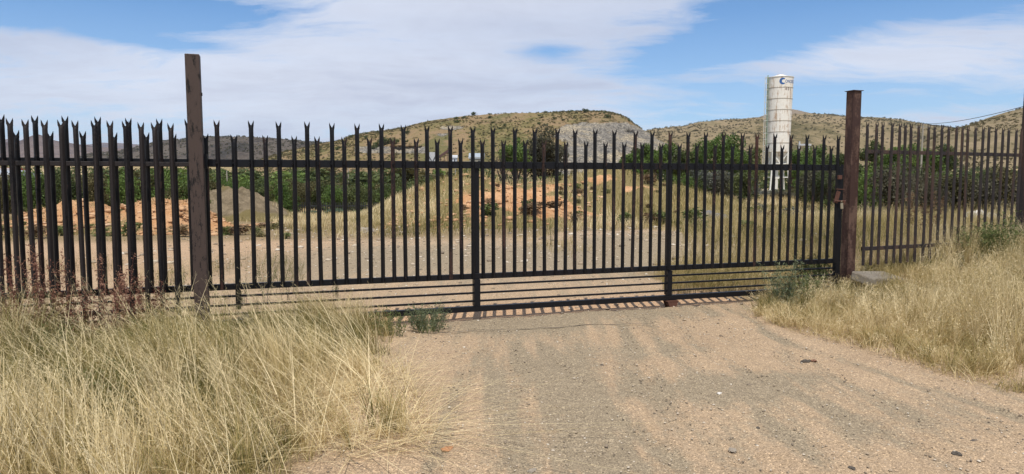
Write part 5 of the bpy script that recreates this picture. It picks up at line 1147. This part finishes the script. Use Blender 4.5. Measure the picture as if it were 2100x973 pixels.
M_wireshadow, nt, b = new_mat('painted_wire_shadow'); b.inputs['Base Color'].default_value = (0.07, 0.055, 0.04, 1); b.inputs['Roughness'].default_value = 1
tag(mesh_np('wire_shadow_strip', np.array(JV), np.array([(2 * k, 2 * k + 1, 2 * k + 3, 2 * k + 2) for k in range(40)]), M_wireshadow), kind='structure')
import bmesh
def stone(px, py, r, mat, label, flat=0.6, seed=1, lift=0.3):
    p_ = ground(px, py); bm = bmesh.new(); vs = [bm.verts.new(v) for v in stone_verts(r, seed, flat)]
    for t in ICO: bm.faces.new([vs[i] for i in t])
    bmesh.ops.subdivide_edges(bm, edges=bm.edges[:], cuts=2, use_grid_fill=True)
    q = random.Random(seed)
    for v in bm.verts: v.co += Vector((q.gauss(0, 1), q.gauss(0, 1), q.gauss(0, 1))) * r * 0.06
    me = bpy.data.meshes.new('stone'); bm.to_mesh(me); bm.free(); me.materials.append(mat); o = bpy.data.objects.new('stone', me); C.objects.link(o)
    o.location = (p_.x, p_.y, Hs(p_.x, p_.y) + r * flat * 0.05); o.rotation_euler = (0, 0, seed); return tag(o, label, 'stone')
S_dark = stone_mat('dark_stone', (0.10, 0.085, 0.07), (0.15, 0.125, 0.10)); S_red = stone_mat('red_brown_stone', (0.22, 0.12, 0.08), (0.32, 0.17, 0.11)); S_white = stone_mat('pale_stone', (0.6, 0.56, 0.5), (0.7, 0.66, 0.6)); S_clod = stone_mat('orange_clod', (0.42, 0.22, 0.11), (0.5, 0.27, 0.14)); S_grey = stone_mat('grey_stone', (0.30, 0.255, 0.20), (0.40, 0.34, 0.27))
stone(1652, 742, 0.045, S_dark, 'dark brown stone on the driveway before the right verge', 0.55, 3); stone(1668, 741, 0.03, S_red, 'reddish clod lying against the dark brown stone', 0.5, 5)
stone(917, 922, 0.04, S_clod, 'flat orange clod at the lower left of the driveway', 0.3, 7); stone(1962, 930, 0.032, S_dark, 'flat black stone at the lower right of the driveway', 0.4, 9)
stone(1746, 962, 0.025, S_dark, 'small black stone at the bottom edge of the driveway', 0.4, 11); stone(1475, 810, 0.018, S_white, 'small white pebble in the middle of the driveway', 0.6, 13)
stone(1235, 749, 0.018, S_dark, 'small black stone on the grey strip near the gate', 0.4, 15); stone(1857, 954, 0.025, S_white, 'pale stone near the bottom right of the driveway', 0.5, 17)
stone(1997, 906, 0.024, S_dark, 'dark chip near the lower right corner', 0.4, 19); stone(1554, 877, 0.016, S_dark, 'small dark chip right of the driveway centre', 0.5, 23)
stone(1503, 925, 0.03, S_grey, 'bluish grey flat stone low on the driveway', 0.35, 27); stone(1090, 966, 0.035, S_grey, 'pinkish grey stone at the bottom edge of the driveway', 0.4, 29)
p_ = at(757, 470, 24); o = stone(757, 478, 0.28, S_grey, 'grey boulder at the back of the yard before the mound', 0.75, 31)
for px, r, s, lb in ((2000, 0.35, 33, 'pale boulder behind the right fence, left of two'), (2035, 0.3, 35, 'pale boulder behind the right fence, right of two')):
    o = stone(px, 450, r, S_white, lb, 0.6, s); p_ = at(px, 445, 20); o.location = (p_.x, 20, p_.z)

# ------------------------------------------------------------------ air
hz = MB(); zhi = max(HZ) + 25; zlo = float(Z.min()) - 1.5; hz.box(((xs[0] + xs[-1]) / 2, (ys[0] + ys[-1]) / 2, (zhi + zlo) / 2), (xs[-1] - xs[0] + 60, ys[-1] - ys[0] + 60, zhi - zlo)); hm = bpy.data.materials.new('haze'); hm.use_nodes = True; hm.node_tree.nodes.clear()
pv_ = hm.node_tree.nodes.new('ShaderNodeVolumePrincipled'); ho = hm.node_tree.nodes.new('ShaderNodeOutputMaterial'); hm.node_tree.links.new(pv_.outputs[0], ho.inputs['Volume'])
pv_.inputs['Color'].default_value = (0.75, 0.84, 1.0, 1); pv_.inputs['Density'].default_value = HAZE; pv_.inputs['Anisotropy'].default_value = 0.3
tag(hz.build('haze', hm), kind='stuff')
